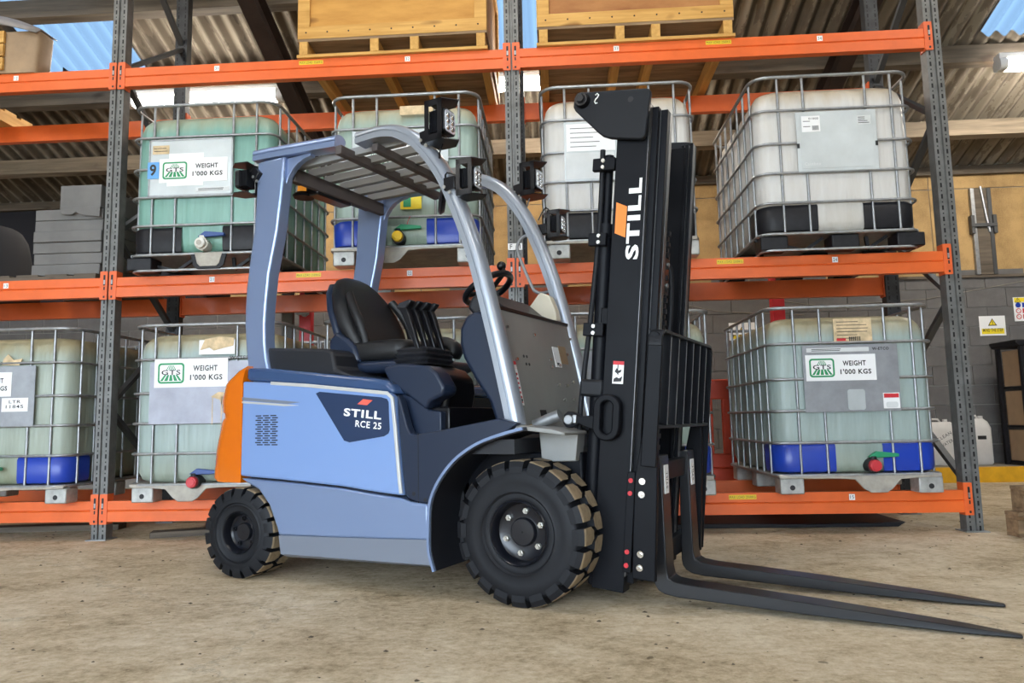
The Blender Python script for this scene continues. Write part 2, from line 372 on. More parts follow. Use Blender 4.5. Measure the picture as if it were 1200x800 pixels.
# rest of the wall in the dark behind the racking, block courses as grooves no one can pick apart
rb = MB()
for r in range(10):
    z = .155+bh*r-.0175; off = 0 if r % 2 else .225
    x = -9.1
    while x < -1.95:
        rb.box(max(x+off, -9.1)+.005, min(x+off+.44, -1.93), .002, .02, z, z+.215); x += bw
    x = 5.98
    while x < 9: rb.box(x+off+.005, x+off+.44, .002, .02, z, z+.215); x += bw
tag(obj('block_courses', rb, 'block_grey', wb), kind='stuff')
bt = MB(); bt.box(-9.2, 9.2, -.03, .1, 2.285, 2.315); obj('wall_ledge', bt, 'old_timber', wb)
pm = MB(); pm.box(-.605, .605, 0, .012, 2.32, 3.355); pm_me = pm.mesh('panel'); pm2 = MB(); pm2.box(-.605, .605, 0, .012, 3.365, 3.52); pm2_me = pm2.mesh('panel')
dk = MB(); dk.box(-.605, .605, 0, .012, 2.32, 3.52); dk_me = dk.mesh('shade_panel')
for k in range(14):
    x = -8.4+k*1.22+.32
    if x < -3.6: link('shade_panel', dk_me, wb, 'dark_cloth', (x, 0, 0))  # shade near the eave put into near-black panels
    else:
        link('panel', pm_me, wb, 'chipboard', (x, 0, 0)); link('panel', pm2_me, wb, 'chipboard', (x, 0, 0))
wp = MB(); wp.box(-9.2, 9.2, -.06, .1, 3.52, 3.62); obj('wall_plate', wp, 'old_timber', wb)
for nm, x in (('wall_left_unseen', -9.2), ('wall_right_unseen', 9.2)):
    q = MB(); q.prism([(FY, 0), (4, 0), (4, roof_z(4)), (-4, roof_z(-4)), (FY, roof_z(FY))], x-.05, x+.05, 'x'); tag(obj(nm, q, 'wall_clad'), kind='structure')  # side walls out of view, added to contain the light
q = MB(); q.box(2.2, 9.15, FY-.1, FY, 0, roof_z(FY)+.02); q.box(-9.15, 2.2, FY-.1, FY, roof_z(FY)-.25, roof_z(FY)+.02); tag(obj('wall_front_unseen', q, 'wall_clad'), kind='structure')  # unseen front wall added to keep reflections dark, opening lets daylight in
# raised walkway with yellow edge
st = empty('trim_1', (0, 3.15, 0), kind='structure')
q = MB(); q.box(2.7, 9.1, .02, .76, 0, .15); obj('walkway_top', q, 'kerb_top', st)
q = MB(); q.box(2.7, 9.1, 0, .02, 0, .148); q.box(2.7, 9.1, .0, .10, .148, .154); obj('yellow_edge', q, 'kerb_yellow', st, .006)
# roof
ce = empty('ceiling', (0, 0, 0), kind='structure')
PW = 1.02; rows = [(2.05, 4.05), (.1, 2.12), (-1.95, .17), (-4.0, -1.88), (-6.1, -4.0), (-8.2, -6.03), (-11.05, -8.13)]
def sheet(y0, y1, lift):
    q = MB(); vs = []; n = 7*10
    for y in (y0, y1):
        for i in range(n+1):
            x = -.01+(PW+.02)*i/n; vs.append((x, y, roof_z(y)+lift+.030*math.cos(2*PI*7*x/PW)))
    q.add(vs, [(i, i+1, n+2+i, n+1+i) for i in range(n)]); return q.mesh('roof_sheet', 80)
for ri, (y0, y1) in enumerate(rows):
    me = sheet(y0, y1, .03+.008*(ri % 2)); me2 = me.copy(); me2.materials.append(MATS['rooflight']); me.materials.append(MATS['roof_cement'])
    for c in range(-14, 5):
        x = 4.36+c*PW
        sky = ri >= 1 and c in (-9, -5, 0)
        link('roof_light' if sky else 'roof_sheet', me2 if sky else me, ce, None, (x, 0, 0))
for y in (-10.5, -9.4, -8.3, -7.2, -6.1, -5, -3.3, -2.3, -1.4, -.4, .2, 1.13, 2.11, 3.08):
    q = MB(); z = roof_z(y); q.prism([(y-.0, z-.02), (y+.085, z-.05), (y+.085, z-.21), (y, z-.19)], -9.1, 9.1, 'x'); obj('purlin', q, 'purlin_wood' if y > 2.5 else 'old_timber', ce)
for x in (-7.4, -2.25, 2.97, 8.2):
    q = MB()
    for yy in ((-4.0, 3.85), (-10.9, -4.001)):
     for a0, a1, b0, b1 in ((-.07, .07, -.22, -.235), (-.006, .006, -.235, -.45), (-.07, .07, -.45, -.465)):
         q.add([(x+a, y, roof_z(y)+b) for y in yy for a, b in ((a0,b0),(a1,b0),(a1,b1),(a0,b1))], [(0,1,2,3),(7,6,5,4),(0,4,5,1),(1,5,6,2),(2,6,7,3),(3,7,4,0)])
    obj('rafter', q, 'steel_rust', ce)

# ------------------------------------------------------------------ strip lights
def strip(x0, x1, y, z, label):
    r = empty('fluorescent_light', ((x0+x1)/2, y, z), label=label, cat='light', group='strip lights under the roof')
    L = (x1-x0)/2
    q = MB(); q.box(-L, L, -.05, .05, .05, .10); obj('housing', q, 'lamp_cap', r, .008)
    q = MB(); q.prism(rrect(-.06, .06, -.055, .055, .04), -L+.07, L-.07, 'x'); obj('diffuser', q, 'tube_glow', r)
    for s in (-1, 1):
        q = MB(); q.prism(rrect(-.062, .062, -.057, .057, .04), s*(L-.07), s*L, 'x'); obj('end_cap', q, 'lamp_cap', r)
        q = MB(); q.cyl((s*L*.6, 0, .1), (s*L*.6, 0, roof_z(y)-z-.02), .006, n=6); obj('hanger', q, 'brace_steel', r)
    return r
strip(-3.95, -2.36, 1.95, 3.965, 'long white strip light glowing above the upper left green tank')
strip(-.36, 1.36, 1.95, 3.965, 'white strip light partly hidden by the middle rack post and wooden crates')
strip(4.42, 6.1, 1.95, 3.93, 'white strip light hung from a wire at the far right under the roof')

for k, (x, y) in enumerate(((-5.0, -2.3), (-.2, -2.3), (4.6, -2.3), (-5.0, -7.2), (-.2, -7.2), (4.6, -7.2))):  # out-of-view strip lights added to light the floor from above
    strip(x-.85, x+.85, y, roof_z(y)-.32, '%s unseen strip light added over the open floor, %s row' % (('left', 'middle', 'right')[k % 3], ('nearer the rack' if k < 3 else 'nearer the door')))
# ------------------------------------------------------------------ pallet racking
rk = empty('pallet_rack', (0, 0, 0), label='orange and grey steel pallet rack holding tanks and crates', cat='rack')
ZL = (.2547, 1.7615, 3.268); B = 2.8; D = .9
up = [(-.05,0),(-.011,0),(-.007,.012),(.007,.012),(.011,0),(.05,0),(.05,.075),(.038,.075),(.038,.006),(-.038,.006),(-.038,.075),(-.05,.075)]
up = [(-.05,0),(-.011,0),(-.007,.012),(.007,.012),(.011,0),(.05,0),(.05,.075),(-.05,.075)]
q = MB(); q.prism(up, 0, 4.5, 'z'); um = q.mesh('upright', 0); um2 = um.copy()
q = MB(); q.box(-.07, .07, -.03, .10, 0, .006); fm = q.mesh('foot_plate')
bprof = [(-.006,0),(-.006,-.058),(.002,-.064),(-.006,-.070),(-.006,-.135),(.045,-.135),(.045,0)]
q = MB(); q.prism([(y, z) for y, z in bprof], .05, B-.05, 'x'); bmesh_ = q.mesh('beam', 20)
q = MB(); q.prism(rrect(.006, .058, -.152, .045, .004), -.010, -.001, 'y'); q.box(.05, .058, -.001, .06, -.152, .045); cm = q.mesh('beam_connector', 0)
q = MB(); q.prism(rrect(.020, .034, -.055, .02, .004), -.0112, -.0095, 'y'); q.prism(rrect(.022, .031, -.085, -.062, .002), -.0112, -.0095, 'y'); q.prism(rrect(.021, .033, -.14, -.125, .003), -.0112, -.0095, 'y'); sm = q.mesh('connector_slots', 0)
q = MB(); q.box(.021, .032, -.0125, -.0112, -.045, -.015); cl = q.mesh('safety_clip', 0)
for X in (-2*B, -B, 0, B):
    for Y, ry in ((0, 0), (D, PI)):
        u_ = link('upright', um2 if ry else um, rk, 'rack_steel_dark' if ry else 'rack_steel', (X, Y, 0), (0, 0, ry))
        link('foot_plate', fm, u_, 'galv', (0, 0, 0))
    zs = [.28+.6*i for i in range(9)]
    for i in range(len(zs)-1):
        fr = (i % 2 == 0) == (X > 1)
        y0, y1 = (.04, D-.04) if fr else (D-.04, .04)
        if zs[i+1] > 4.49: continue
        q = MB(); q.bar((X, y0, zs[i]), (X, y1, zs[i+1]), .03, .042, (1,0,0)); obj('brace', q, 'brace_steel', rk)
for b_ in (-2, -1, 0):
    for zi, z in enumerate(ZL):
        for Y, ry in ((0, 0), (D, PI)):
            x = b_*B if ry == 0 else (b_+1)*B
            bm_ = link('beam', bmesh_, rk, 'rack_orange', (x, Y, z), (0, 0, ry))
            for s, bx_ in ((1, 0), (-1, B)):
                c_ = link('beam_connector', cm, bm_, 'rack_plate', (bx_, 0, 0), sc=(s, 1, 1))
                if ry == 0:
                    tag(link('connector_slots', sm, bm_, 'slot_dark', (bx_, 0, 0), sc=(s, 1, 1)), kind='stuff')
                    link('safety_clip', cl, bm_, 'galv', (bx_, 0, 0), sc=(s, 1, 1))
# small notices on the beams
def beam_label(x, zi, parent=rk):
    z = ZL[zi]; q = MB(); q.box(x-.085, x+.085, -.0075, -.006, z-.040, z-.012); obj('load_notice', q, 'label_yellow', parent, label='yellow load notice')
    text('MAX LOAD 2500KG', 'ink', parent, (x-.08, -.0078, z-.034), X_, Z_, .16, .016, 0)
def beam_num(x, zi, s):
    z = ZL[zi]; q = MB(); q.box(x-.018, x+.018, -.0075, -.006, z-.052, z-.016); obj('number_tag', q, 'paper_white', rk)
    text(s, 'ink', rk, (x-.012, -.0078, z-.045), X_, Z_, .024, .022, 0)
for x, zi in ((-1.4, 2), (1.4, 2), (-1.4, 1), (1.4, 1), (1.4, 0)): beam_label(x, zi)
for x, zi, s in ((-3.55, 2, '12'), (-2.075, 2, '31'), (-.72, 2, '32'), (.715, 2, '33'), (2.067, 2, '34'), (-3.535, 1, '13'), (-2.07, 1, '21'), (-.71, 1, '22'), (2.067, 1, '24'), (2.07, 0, '15')): beam_num(x, zi, s)
q = MB(); q.box(-.048, .048, -.012, -.0005, 1.86, 1.905); obj('post_tag', q, 'paper_white', rk); text('F 11', 'ink', rk, (-.035, -.0128, 1.868), X_, Z_, .07, .03)

# ------------------------------------------------------------------ intermediate bulk containers
RI = (.31, .505, .70, .92); TOP = 1.145
def ring_path(hx, hy, z, r, n=5):
    return [(x, y, z) for x, y in rrect(-hx, hx, -hy, hy, r, n)]
def tube_ring(hx, hy, z, r, t=.009): q = MB(); q.tube(ring_path(hx, hy, z, r), t, 8, True); return q.mesh('cage_rail', 60)
ring_me = tube_ring(.5, .6, 0, .085); rim_me = tube_ring(.5, .6, 0, .11, .0115); low_me = tube_ring(.495, .595, 0, .08, .011)
q = MB(); q.tube([(0,0,.11), (0,0,TOP-.005)], .0085, 8); bar_me = q.mesh('cage_bar', 60)
def bottle_mesh():
    q = MB(); L = []
    for z, ins in ((.118, .10), (.124, .05), (.145, .018), (.19, 0), (.40, -.004), (.7, -.006), (.98, 0), (1.03, .012), (1.065, .035), (1.088, .075), (1.10, .15), (1.104, .25)):
        r = max(.02, .105-ins*.15)
        L.append([(x, y, z) for x, y in rrect(-.478+ins, .478-ins, -.578+ins, .578-ins, r, 6)])
    q.loft(L); q.lathe([(.09, 1.09), (.09, 1.125), (.07, 1.13)], (0, 0, 0), Z_, 20); return q.mesh('bottle', 50)
bot = bottle_mesh()
def guard_mesh(a, b):   # bottom corner protector, from x=a to x=b wrapping one corner of the bottle
    s = 1 if b > 0 else -1; q = MB(); out = []
    h = .489; k = .589; r = .105
    pts = [(abs(a), -k)]+[(h-r+r*math.sin(t), -k+r-r*math.cos(t)) for t in [PI/2*i/6 for i in range(7)]]+[(h, -.36)]
    L = []
    for z, e in ((.125, -.03), (.135, -.006), (.16, 0), (.285, .002), (.30, -.008)):
        L.append([(s*(x+(e if x > .3 else 0)), y-(e if y < -.4 else 0), z) for x, y in pts])
    q.loft(L, False, closed=False); return q.mesh('corner_guard', 50)
g_l = guard_mesh(-.13, -.5); g_r = guard_mesh(.15, .5); g_l2 = guard_mesh(-.13, -.5); g_r2 = guard_mesh(.15, .5)
q = MB(); q.box(-.072, .072, -.06, .06, 0, .098); foot_a = q.mesh('foot')
q = MB(); q.box(-.085, .085, -.07, .07, .012, .10); foot_b = q.mesh('foot')
q = MB(); q.cyl((0,-.0605,.04),(0,-.0575,.04), .016, n=14); hole_me = q.mesh('foot_hole')
def apron():
    pts = [(-.48,.118),(.48,.118),(.48,.095),(.35,.092),(.24,.085),(.19,.03),(.155,.006),(.06,.006),(.02,.03),(-.03,.085),(-.13,.092),(-.48,.095)]
    q = MB(); q.prism(pts, -.604, -.592, 'y'); q.box(-.485, .485, -.592, .592, .105, .12); return q.mesh('base_tray')
apron_me = apron(); apron_fl = apron_me.copy(); apron_fl.transform(Matrix.Diagonal((-1, 1, 1, 1))); apron_fl.flip_normals()
q = MB(); q.box(-.48, .48, -.58, .58, .106, .12); tray_b = q.mesh('base_tray')
q = MB(); q.tube([(x, y, .0095) for x, y in rrect(-.48, .48, -.585, .585, .06, 4)], .008, 6, True); skid_me = q.mesh('skid_rail', 60)
def vbrace():
    q = MB()
    for s in (-1, 1):
        q.bar((s*.35-.16, -.5, .1), (s*.2, -.5, .02), .02, .02); q.bar((s*.2, -.5, .02), (s*.2+.12, -.5, .1), .02, .02)
    return q.mesh('base_brace')
vb_me = vbrace()
def sign(p, x0, z0, w, h, badge=None, y=-.6125):
    q = MB(); q.box(x0, x0+w, y-.002, y, z0, z0+h); s = obj('weight_sign', q, 'paper_white', p, label='white sign reading WEIGHT 1\'000 KGS')
    f = y-.0024
    lx, lz, lw, lh = x0+.05*w, z0+.14*h, .36*w, .72*h
    q = MB(); q.prism(rrect(lx, lx+lw, lz, lz+lh, .16*lh), f-.0006, f, 'y'); obj('logo', q, 'label_green', s, smooth=0)
    e = .09*lh; q = MB(); q.prism(rrect(lx+e, lx+lw-e, lz+e, lz+lh-e, .1*lh), f-.0010, f-.0005, 'y'); obj('logo', q, 'paper_white', s, smooth=0)
    cx = lx+lw/2; q = MB()
    for k in range(-2, 3):
        a, b_ = cx+(k-.36)*lw*.19, cx+(k+.36)*lw*.19; ta, tb = cx+(k-.36)*lw*.105, cx+(k+.36)*lw*.105
        lo = lambda v: min(max(v, lx+e*1.3), lx+lw-e*1.3)
        q.add([(lo(a), f-.0013, lz+e*1.4), (lo(b_), f-.0013, lz+e*1.4), (lo(tb), f-.0013, lz+lh*.42), (lo(ta), f-.0013, lz+lh*.42)], [(0,1,2,3)])
        a, b_ = cx+(k-.25)*lw*.085, cx+(k+.25)*lw*.085; ta, tb = cx+(k-.25)*lw*.04, cx+(k+.25)*lw*.04
        q.add([(a, f-.0013, lz+lh*.66), (b_, f-.0013, lz+lh*.66), (tb, f-.0013, lz+lh*.88), (ta, f-.0013, lz+lh*.88)], [(0,1,2,3)])
    tag(obj('logo', q, 'label_green', s, smooth=0), kind='stuff')
    text('GTS', 'ink', s, (cx-.36*lw, f-.0016, lz+.42*lh), X_, Z_, .72*lw, .24*lh, .02)
    text('WEIGHT', 'ink', s, (x0+.53*w, f, z0+.56*h), X_, Z_, .33*w, .2*h, .032)
    text("1'000 KGS", 'ink', s, (x0+.49*w, f, z0+.24*h), X_, Z_, .44*w, .2*h, .032)
    return s
def paper(p, x0, x1, z0, z1, mt='paper_white', y=-.6125, lines=0, name='paper_label'):
    q = MB(); q.box(x0, x1, y-.0016, y, z0, z1); s = obj(name, q, mt, p)
    if lines:
        q = MB()
        for k in range(lines):
            zz = z1-(z1-z0)*(k+1)/(lines+1); e = random.uniform(.45, .9)
            q.box(x0+(x1-x0)*.08, x0+(x1-x0)*e, y-.0022, y-.0015, zz-.002, zz+.002)
        obj('print_lines', q, 'ink', s, smooth=0)
    return s
def valve(p, x, cap, lever, z=.20, lev=1):
    y = -.6
    q = MB(); q.cyl((x, -.55, z), (x, y-.035, z), .042, n=20); q.cyl((x, y-.02, z), (x, y-.02, z+.055), .022, n=14); vb = obj('valve', q, 'black_plastic' if cap != 'white_plastic' else 'white_plastic', p)
    q = MB(); q.cyl((x, y-.03, z), (x, y-.065, z), .036, .034, n=20); q.cyl((x, y-.06, z), (x, y-.068, z), .026, n=20); obj('valve_cap', q, cap, vb, .004)
    if cap == 'white_plastic':
        q = MB(); q.cyl((x, y-.0685, z), (x, y-.0700, z), .018, n=18); obj('valve_bore', q, 'beige_tray', vb)
    q = MB(); q.prism([(x-.03, z+.05), (x+.02, z+.085), (x+.15*lev, z+.07), (x+.15*lev, z+.05), (x+.02, z+.045)], y-.035, y-.005, 'y'); obj('valve_lever', q, lever, vb, .004)
def ibc(x, zi, bottle, label, foot='a', guard='blue_plastic', cap='red_cap', lever='green_lever', vx=.075, vz=.20, detail=None, rz=0, y=.45, flip=False):
    r = empty('ibc_tank', (x, y, ZL[zi]), rz, label=label, cat='tank', group='caged bulk liquid tanks on the rack')
    link('bottle', bot.copy(), r, bottle)
    for z in RI: link('cage_rail', ring_me, r, 'galv', (0, 0, z))
    link('cage_rail', rim_me, r, 'galv', (0, 0, TOP)); link('cage_rail', low_me, r, 'galv', (0, 0, .112))
    for fx in (-.34, -.18, .21, .37):
        for s in (-1, 1): link('cage_bar', bar_me, r, 'galv', (fx, s*.591, 0))
    for fy in (-.49, -.33, -.17, .0, .17, .33, .49):
        for s in (-1, 1): link('cage_bar', bar_me, r, 'galv', (s*.491, fy, 0))
    if foot == 'a':
        link('base_tray', apron_fl if flip else apron_me, r, 'beige_tray', bevel=.004)
        for fx in (-.40, .42):
            for fy in (-.53, 0, .53):
                f = link('foot', foot_a, r, 'foot_steel', (fx, fy, 0), bevel=.008); link('foot_hole', hole_me, f, 'slot_dark', (0, 0, 0)) if fy < 0 else None
    else:
        link('base_tray', tray_b, r, 'galv'); link('base_brace', vb_me, r, 'black_plastic'); link('skid_rail', skid_me, r, 'galv')
        for fx in (-.41, .03, .43) if foot == 'b' else (-.42, .42):
            for fy in (-.52, 0, .52): link('foot', foot_b, r, 'black_plastic', (fx, fy, 0), bevel=.008)
        if foot == 'c':
            q = MB(); q.prism([(-.06,.115),(.19,.115),(.17,.03),(.14,.008),(-.01,.008),(-.04,.03)], -.604, -.592, 'y'); obj('drip_lip', q, 'black_plastic', r, .004)
            q = MB(); q.prism([(-.03,.118),(.16,.118),(.14,.045),(.12,.025),(.01,.025),(-.01,.045)], -.608, -.604, 'y'); obj('drip_lip', q, 'beige_tray', r, .002)
    if guard:
        for m_ in (g_l, g_r): link('corner_guard', m_.copy(), r, guard)
    if cap: valve(r, vx, cap, lever, vz)
    if detail: detail(r)
    return r
def d_ul(r):
    q = MB(); q.box(-.36, .22, -.6115, -.608, .505, .90); pl = obj('label_plate', q, 'galv_plate', r)
    q = MB()
    for a in ((-.36, -.35, .505, .90), (.21, .22, .505, .90), (-.36, .22, .505, .515), (-.36, .22, .89, .90)): q.box(a[0], a[1], -.616, -.611, a[2], a[3])
    obj('plate_rim', q, 'galv', pl)
    sign(r, -.285, .60, .47, .165)
    paper(r, -.335, -.22, .80, .86, 'old_paper', lines=2); paper(r, -.22, .02, .765, .80); paper(r, -.23, .02, .575, .60); paper(r, -.03, .2, .53, .56, 'paper_grey', lines=2)
    q = MB(); q.box(-.365, -.287, -.6165, -.612, .63, .745); s = obj('number_badge', q, 'sticker_blue', r); text('9', 'ink', s, (-.35, -.6172, .65), X_, Z_, .045, .08, .03)
def d_um(r):
    q = MB(); q.box(-.34, .30, -.6115, -.608, .505, .90); obj('label_plate', q, 'galv_plate', r)
    sign(r, -.3, .62, .50, .17); paper(r, -.02, .2, 1.0, 1.06, 'old_paper')
    p_ = paper(r, -.02, .12, .36, .49, 'sticker_yellow', y=-.603); q = MB(); q.box(.0, .05, -.6062, -.6045, .375, .475); obj('sticker_picture', q, 'label_green', p_)
    q = MB(); q.tube([(.045, -.61, .31), (.03, -.615, .27), (.02, -.62, .22)], .002, 5); obj('valve_string', q, 'sticker_red', r)
def d_urm(r):
    q = MB(); q.box(-.35, .28, -.6115, -.608, .505, .90); obj('label_plate', q, 'galv_plate', r)
    paper(r, -.335, -.02, .70, .885, 'old_paper' if 0 else 'paper_white', lines=5); paper(r, -.34, -.03, .515, .69, 'paper_grey')
def d_ur(r):
    q = MB(); q.box(-.24, .26, -.6125, -.608, .505, .90); pl = obj('label_plate', q, 'galv_plate', r, .003)
    q = MB(); q.box(-.215, .235, -.614, -.612, .525, .88); obj('plate_panel', q, 'galv_plate', pl, .002)
    for s in ((-.24, -.225, .66, .69), (.245, .26, .66, .69)):
        q = MB(); q.box(s[0], s[1], -.616, -.611, s[2], s[3]); obj('plate_slot', q, 'slot_dark', pl)
    p_ = paper(r, -.205, -.09, .765, .87, lines=2, y=-.614); q = MB()
    for k in range(7): q.box(-.14+k*.006, -.14+k*.006+.003, -.6166, -.6154, .775, .805)
    obj('bar_code', q, 'ink', p_, smooth=0)
    text('01000', 'ink', p_, (-.16, -.6162, .845), X_, Z_, .06, .014); paper(r, .14, .225, .80, .86, 'paper_grey', y=-.614, lines=4); text('Cautbox', 'paper_grey', r, (-.2, -.6145, .545), X_, Z_, .1, .02, 0)
def d_lr(r):
    q = MB(); q.box(-.30, .27, -.6115, -.608, .495, .905); obj('label_plate', q, 'grey_tin', r)
    sign(r, -.285, .685, .42, .16)
    p_ = paper(r, -.10, .13, .925, 1.068, 'old_paper', y=-.603, lines=6); q = MB(); q.box(-.085, -.03, -.6068, -.6048, .93, .945); obj('stamp', q, 'sticker_red', p_)
    q = MB()
    for k in range(8): q.box(-.01+k*.009, -.01+k*.009+.005, -.6068, -.6048, .928, .955)
    obj('bar_code', q, 'ink', p_, smooth=0)
    p_ = paper(r, -.275, .10, .862, .888, 'paper_grey', lines=2); text('W-ETCO', 'ink', r, (.12, -.6125, .868), X_, Z_, .1, .018, .03)
    p_ = paper(r, .165, .262, .51, .605, lines=0); q = MB(); q.box(.17, .257, -.6150, -.614, .575, .60); obj('red_band', q, 'sticker_red', p_); q = MB(); q.prism(rrect(.18, .25, .515, .55, .012), -.6150, -.614, 'y'); obj('drawing', q, 'paper_grey', p_)
    q = MB(); q.prism(rrect(-.045, .06, .505, .63, .015), -.6135, -.6115, 'y'); obj('plate_pocket', q, 'galv_plate', r, .002)
def d_ll(r):
    q = MB(); q.box(-.36, .30, -.6115, -.608, .50, .90); obj('label_plate', q, 'plate_lilac', r, label='dull lilac-grey label plate')
    sign(r, -.33, .735, .49, .185)
    p_ = paper(r, -.04, .20, .945, 1.04, 'paper_white', y=-.603); q = MB(); q.prism([(-.03, .975), (.03, .99), (.06, .97), (.19, 1.0), (.195, 1.05), (.1, 1.06), (.0, 1.045)], -.609, -.6048, 'y'); obj('torn_paper', q, 'old_paper', p_)
    text('WATER', 'ink', r, (.17, -.6125, .91), X_, Z_, .13, .022, 0)
    q = MB()
    for k, (xx, l) in enumerate(((.06, .17), (.12, .22), (.19, .15), (.13, .1))): q.box(xx, xx+.006, -.6128, -.6115, .66-l, .67)
    q.prism([(.05, .67), (.10, .70), (.22, .69), (.17, .64), (.13, .60), (.11, .65)], -.6128, -.6115, 'y'); obj('rust_drips', q, 'old_paper', r, smooth=0)
def d_lll(r):
    q = MB(); q.box(-.34, .26, -.6115, -.608, .505, .90); obj('label_plate', q, 'grey_tin', r)
    sign(r, -.30, .70, .40, .16); p_ = paper(r, .04, .22, .60, .69); text('LTR', 'ink', p_, (.09, -.6152, .655), X_, Z_, .08, .02); text('11845', 'ink', p_, (.07, -.6152, .622), X_, Z_, .12, .022)
    q = MB(); q.prism([(.02, .91), (.14, .905), (.16, .95), (.1, .94), (.06, .98), (.03, .95)], -.606, -.602, 'y'); obj('torn_paper', q, 'old_paper', r)
def d_lrm(r):
    q = MB(); q.box(-.30, .27, -.6115, -.608, .495, .905); obj('label_plate', q, 'grey_tin', r)
ibc(-2.09, 1, 'bottle_green', 'green tank with a blue number 9 badge on the upper left of the rack', 'c', 'black_plastic', 'white_plastic', 'blue_lever', .03, .17, d_ul)
ibc(-.72, 1, 'bottle_pale', 'pale green tank with yellow valve cap seen through the truck roof', 'a', 'blue_plastic', 'yellow_cap', 'green_lever', -.03, .17, d_um, flip=True)
ibc(.69, 1, 'bottle_white', 'white tank with taped papers on the upper level behind the mast', 'a', 'black_plastic', None, None, .06, .17, d_urm)
ibc(2.06, 1, 'bottle_white', 'white tank with bare metal plate and black feet on the upper right', 'b', 'black_plastic', None, None, .06, .17, d_ur)
ibc(-3.43, 0, 'bottle_dirty', 'stained tank with one blue guard at the lower far left edge', 'a', 'blue_plastic', 'red_cap', 'green_lever', -.08, .17, d_lll, flip=True)
ibc(-2.03, 0, 'bottle_blue', 'pale tank with rust-streaked plate behind the orange counterweight', 'a', None, 'red_cap', 'blue_lever', -.04, .13, d_ll, flip=True)
ibc(-.77, 0, 'bottle_pale', 'tank on the bottom level hidden behind the driver seat', 'a', 'blue_plastic', 'red_cap', 'green_lever', y=.47)
ibc(.72, 0, 'bottle_pale', 'tank on the bottom level hidden behind the mast and load backrest', 'a', 'blue_plastic', 'red_cap', 'green_lever', detail=d_lrm)
ibc(2.07, 0, 'bottle_blue', 'tank with blue guards and red valve cap on the lower right', 'a', 'blue_plastic', 'red_cap', 'green_lever', .075, .17, d_lr)

# ------------------------------------------------------------------ crates on the top beams
def crate(x0, x1, ply, label, xs):
    w_ = x1-x0; r = empty('wooden_crate', ((x0+x1)/2, .53, ZL[2]+.001), label=label, cat='crate', group='plywood crates on the top beams')
    h = w_/2; y0, y1 = -.56, .60
    for y in (y0,): q = MB(); q.box(-h-.005, h+.005, y, y+.1, 0, .022); obj('base_slat', q, 'pine', r, .002)
    for x in xs: q = MB(); q.box(x-.03, x+.03, y0, y1, .022, .115); obj('bearer', q, 'pine_y', r, .002)
    n = 7
    for k in range(n):
        a = y0+(y1-y0)*k/n; q = MB(); q.box(-h, h, a+.003, a+(y1-y0)/n-.003, .115, .135); obj('deck_plank', q, 'pallet_wood', r)
    q = MB(); q.box(-h+.02, h-.02, y0+.02, y1-.02, .135, .95); obj('plywood_box', q, ply, r)
    for y, s in ((y0, 1), (y1-.02, 1)):
        q = MB(); q.box(-h, h, y, y+.02, .135, .225); obj('frame_board', q, 'pine', r, .002)
        q = MB(); q.box(-h, h, y, y+.02, .86, .95); obj('frame_board', q, 'pine', r, .002)
        for x in (-h, h-.085): q = MB(); q.box(x, x+.085, y, y+.02, .225, .86); obj('frame_post', q, 'pine', r, .002)
    for x in (-h-.001, h-.019):
        for a in (y0+.02, y1-.11): q = MB(); q.box(x, x+.02, a, a+.09, .225, .86); obj('frame_post', q, 'pine', r, .002)
        for z in (.135, .86): q = MB(); q.box(x, x+.02, y0+.02, y1-.02, z, z+.09); obj('frame_board', q, 'pine_y', r, .002)
    q = MB()
    for k in range(9): q.cyl((-h+.06+k*(w_-.12)/8, y0-.002, .18), (-h+.06+k*(w_-.12)/8, y0+.005, .18), .006, n=8)
    obj('nail_heads', q, 'steel_rust', r)
    return r
crate(-1.49, -.165, 'plywood', 'pale yellow plywood crate left of the middle rack post', (-.62, -.12, .16, .62))
crate(.18, 1.505, 'plywood_red', 'reddish plywood crate right of the middle rack post', (-.62, -.10, .14, .62))

# ------------------------------------------------------------------ left end of the rack
r = empty('wooden_pallet', (-4.9, .5, ZL[2]+.001), label='pale pallet on the top beams at the top left edge', cat='pallet')
for x in (-.6, 0, .55): q = MB(); q.box(x, x+.1, -.3, .6, .0, .09); obj('bearer', q, 'pine_y', r)
for k in range(5): q = MB(); q.box(-.62, .65, -.3+k*.185, -.3+k*.185+.13, .09, .11); obj('deck_plank', q, 'pine', r)
r = empty('wrapped_load', (-3.8, .04, ZL[2]+.001), label='brown wrapped load with boards showing at the top left corner', cat='load')
q = MB(); q.loft([[(x, y, z) for x, y in rrect(-.3, .40+e, -.06, .10, .03)] for z, e in ((0, .0), (.15, .012), (.31, .02))]); obj('wrapping', q, 'wrap_brown', r)
for k in range(3): q = MB(); q.box(-.62, .17, -.085, -.062, .02+k*.10, .11+k*.10); obj('board', q, 'pine', r, .004)
q = MB(); n = 14; vs = []
for j in range(5):
    for i in range(n):
        x = -.75+1.17*i/(n-1); y = -.10+.22*j/4
        z = .335+.34*max(0, (.42-x)/1.17)**.9+.012*math.sin(9*x+3*y)+(.05*y)
        if j == 0: z -= .05+.03*math.sin(5*x+1)
        vs.append((x, y, z))
q.add(vs, [(j*n+i, j*n+i+1, (j+1)*n+i+1, (j+1)*n+i) for j in range(4) for i in range(n-1)])
o = obj('plastic_sheet', q, 'tarp_grey', None, loc=(-3.8, .04, ZL[2]+.001), smooth=60); tag(o, 'grey plastic sheet draped over the brown load at the top left corner', 'sheet')
so = o.modifiers.new('thick', 'SOLIDIFY'); so.thickness = .006
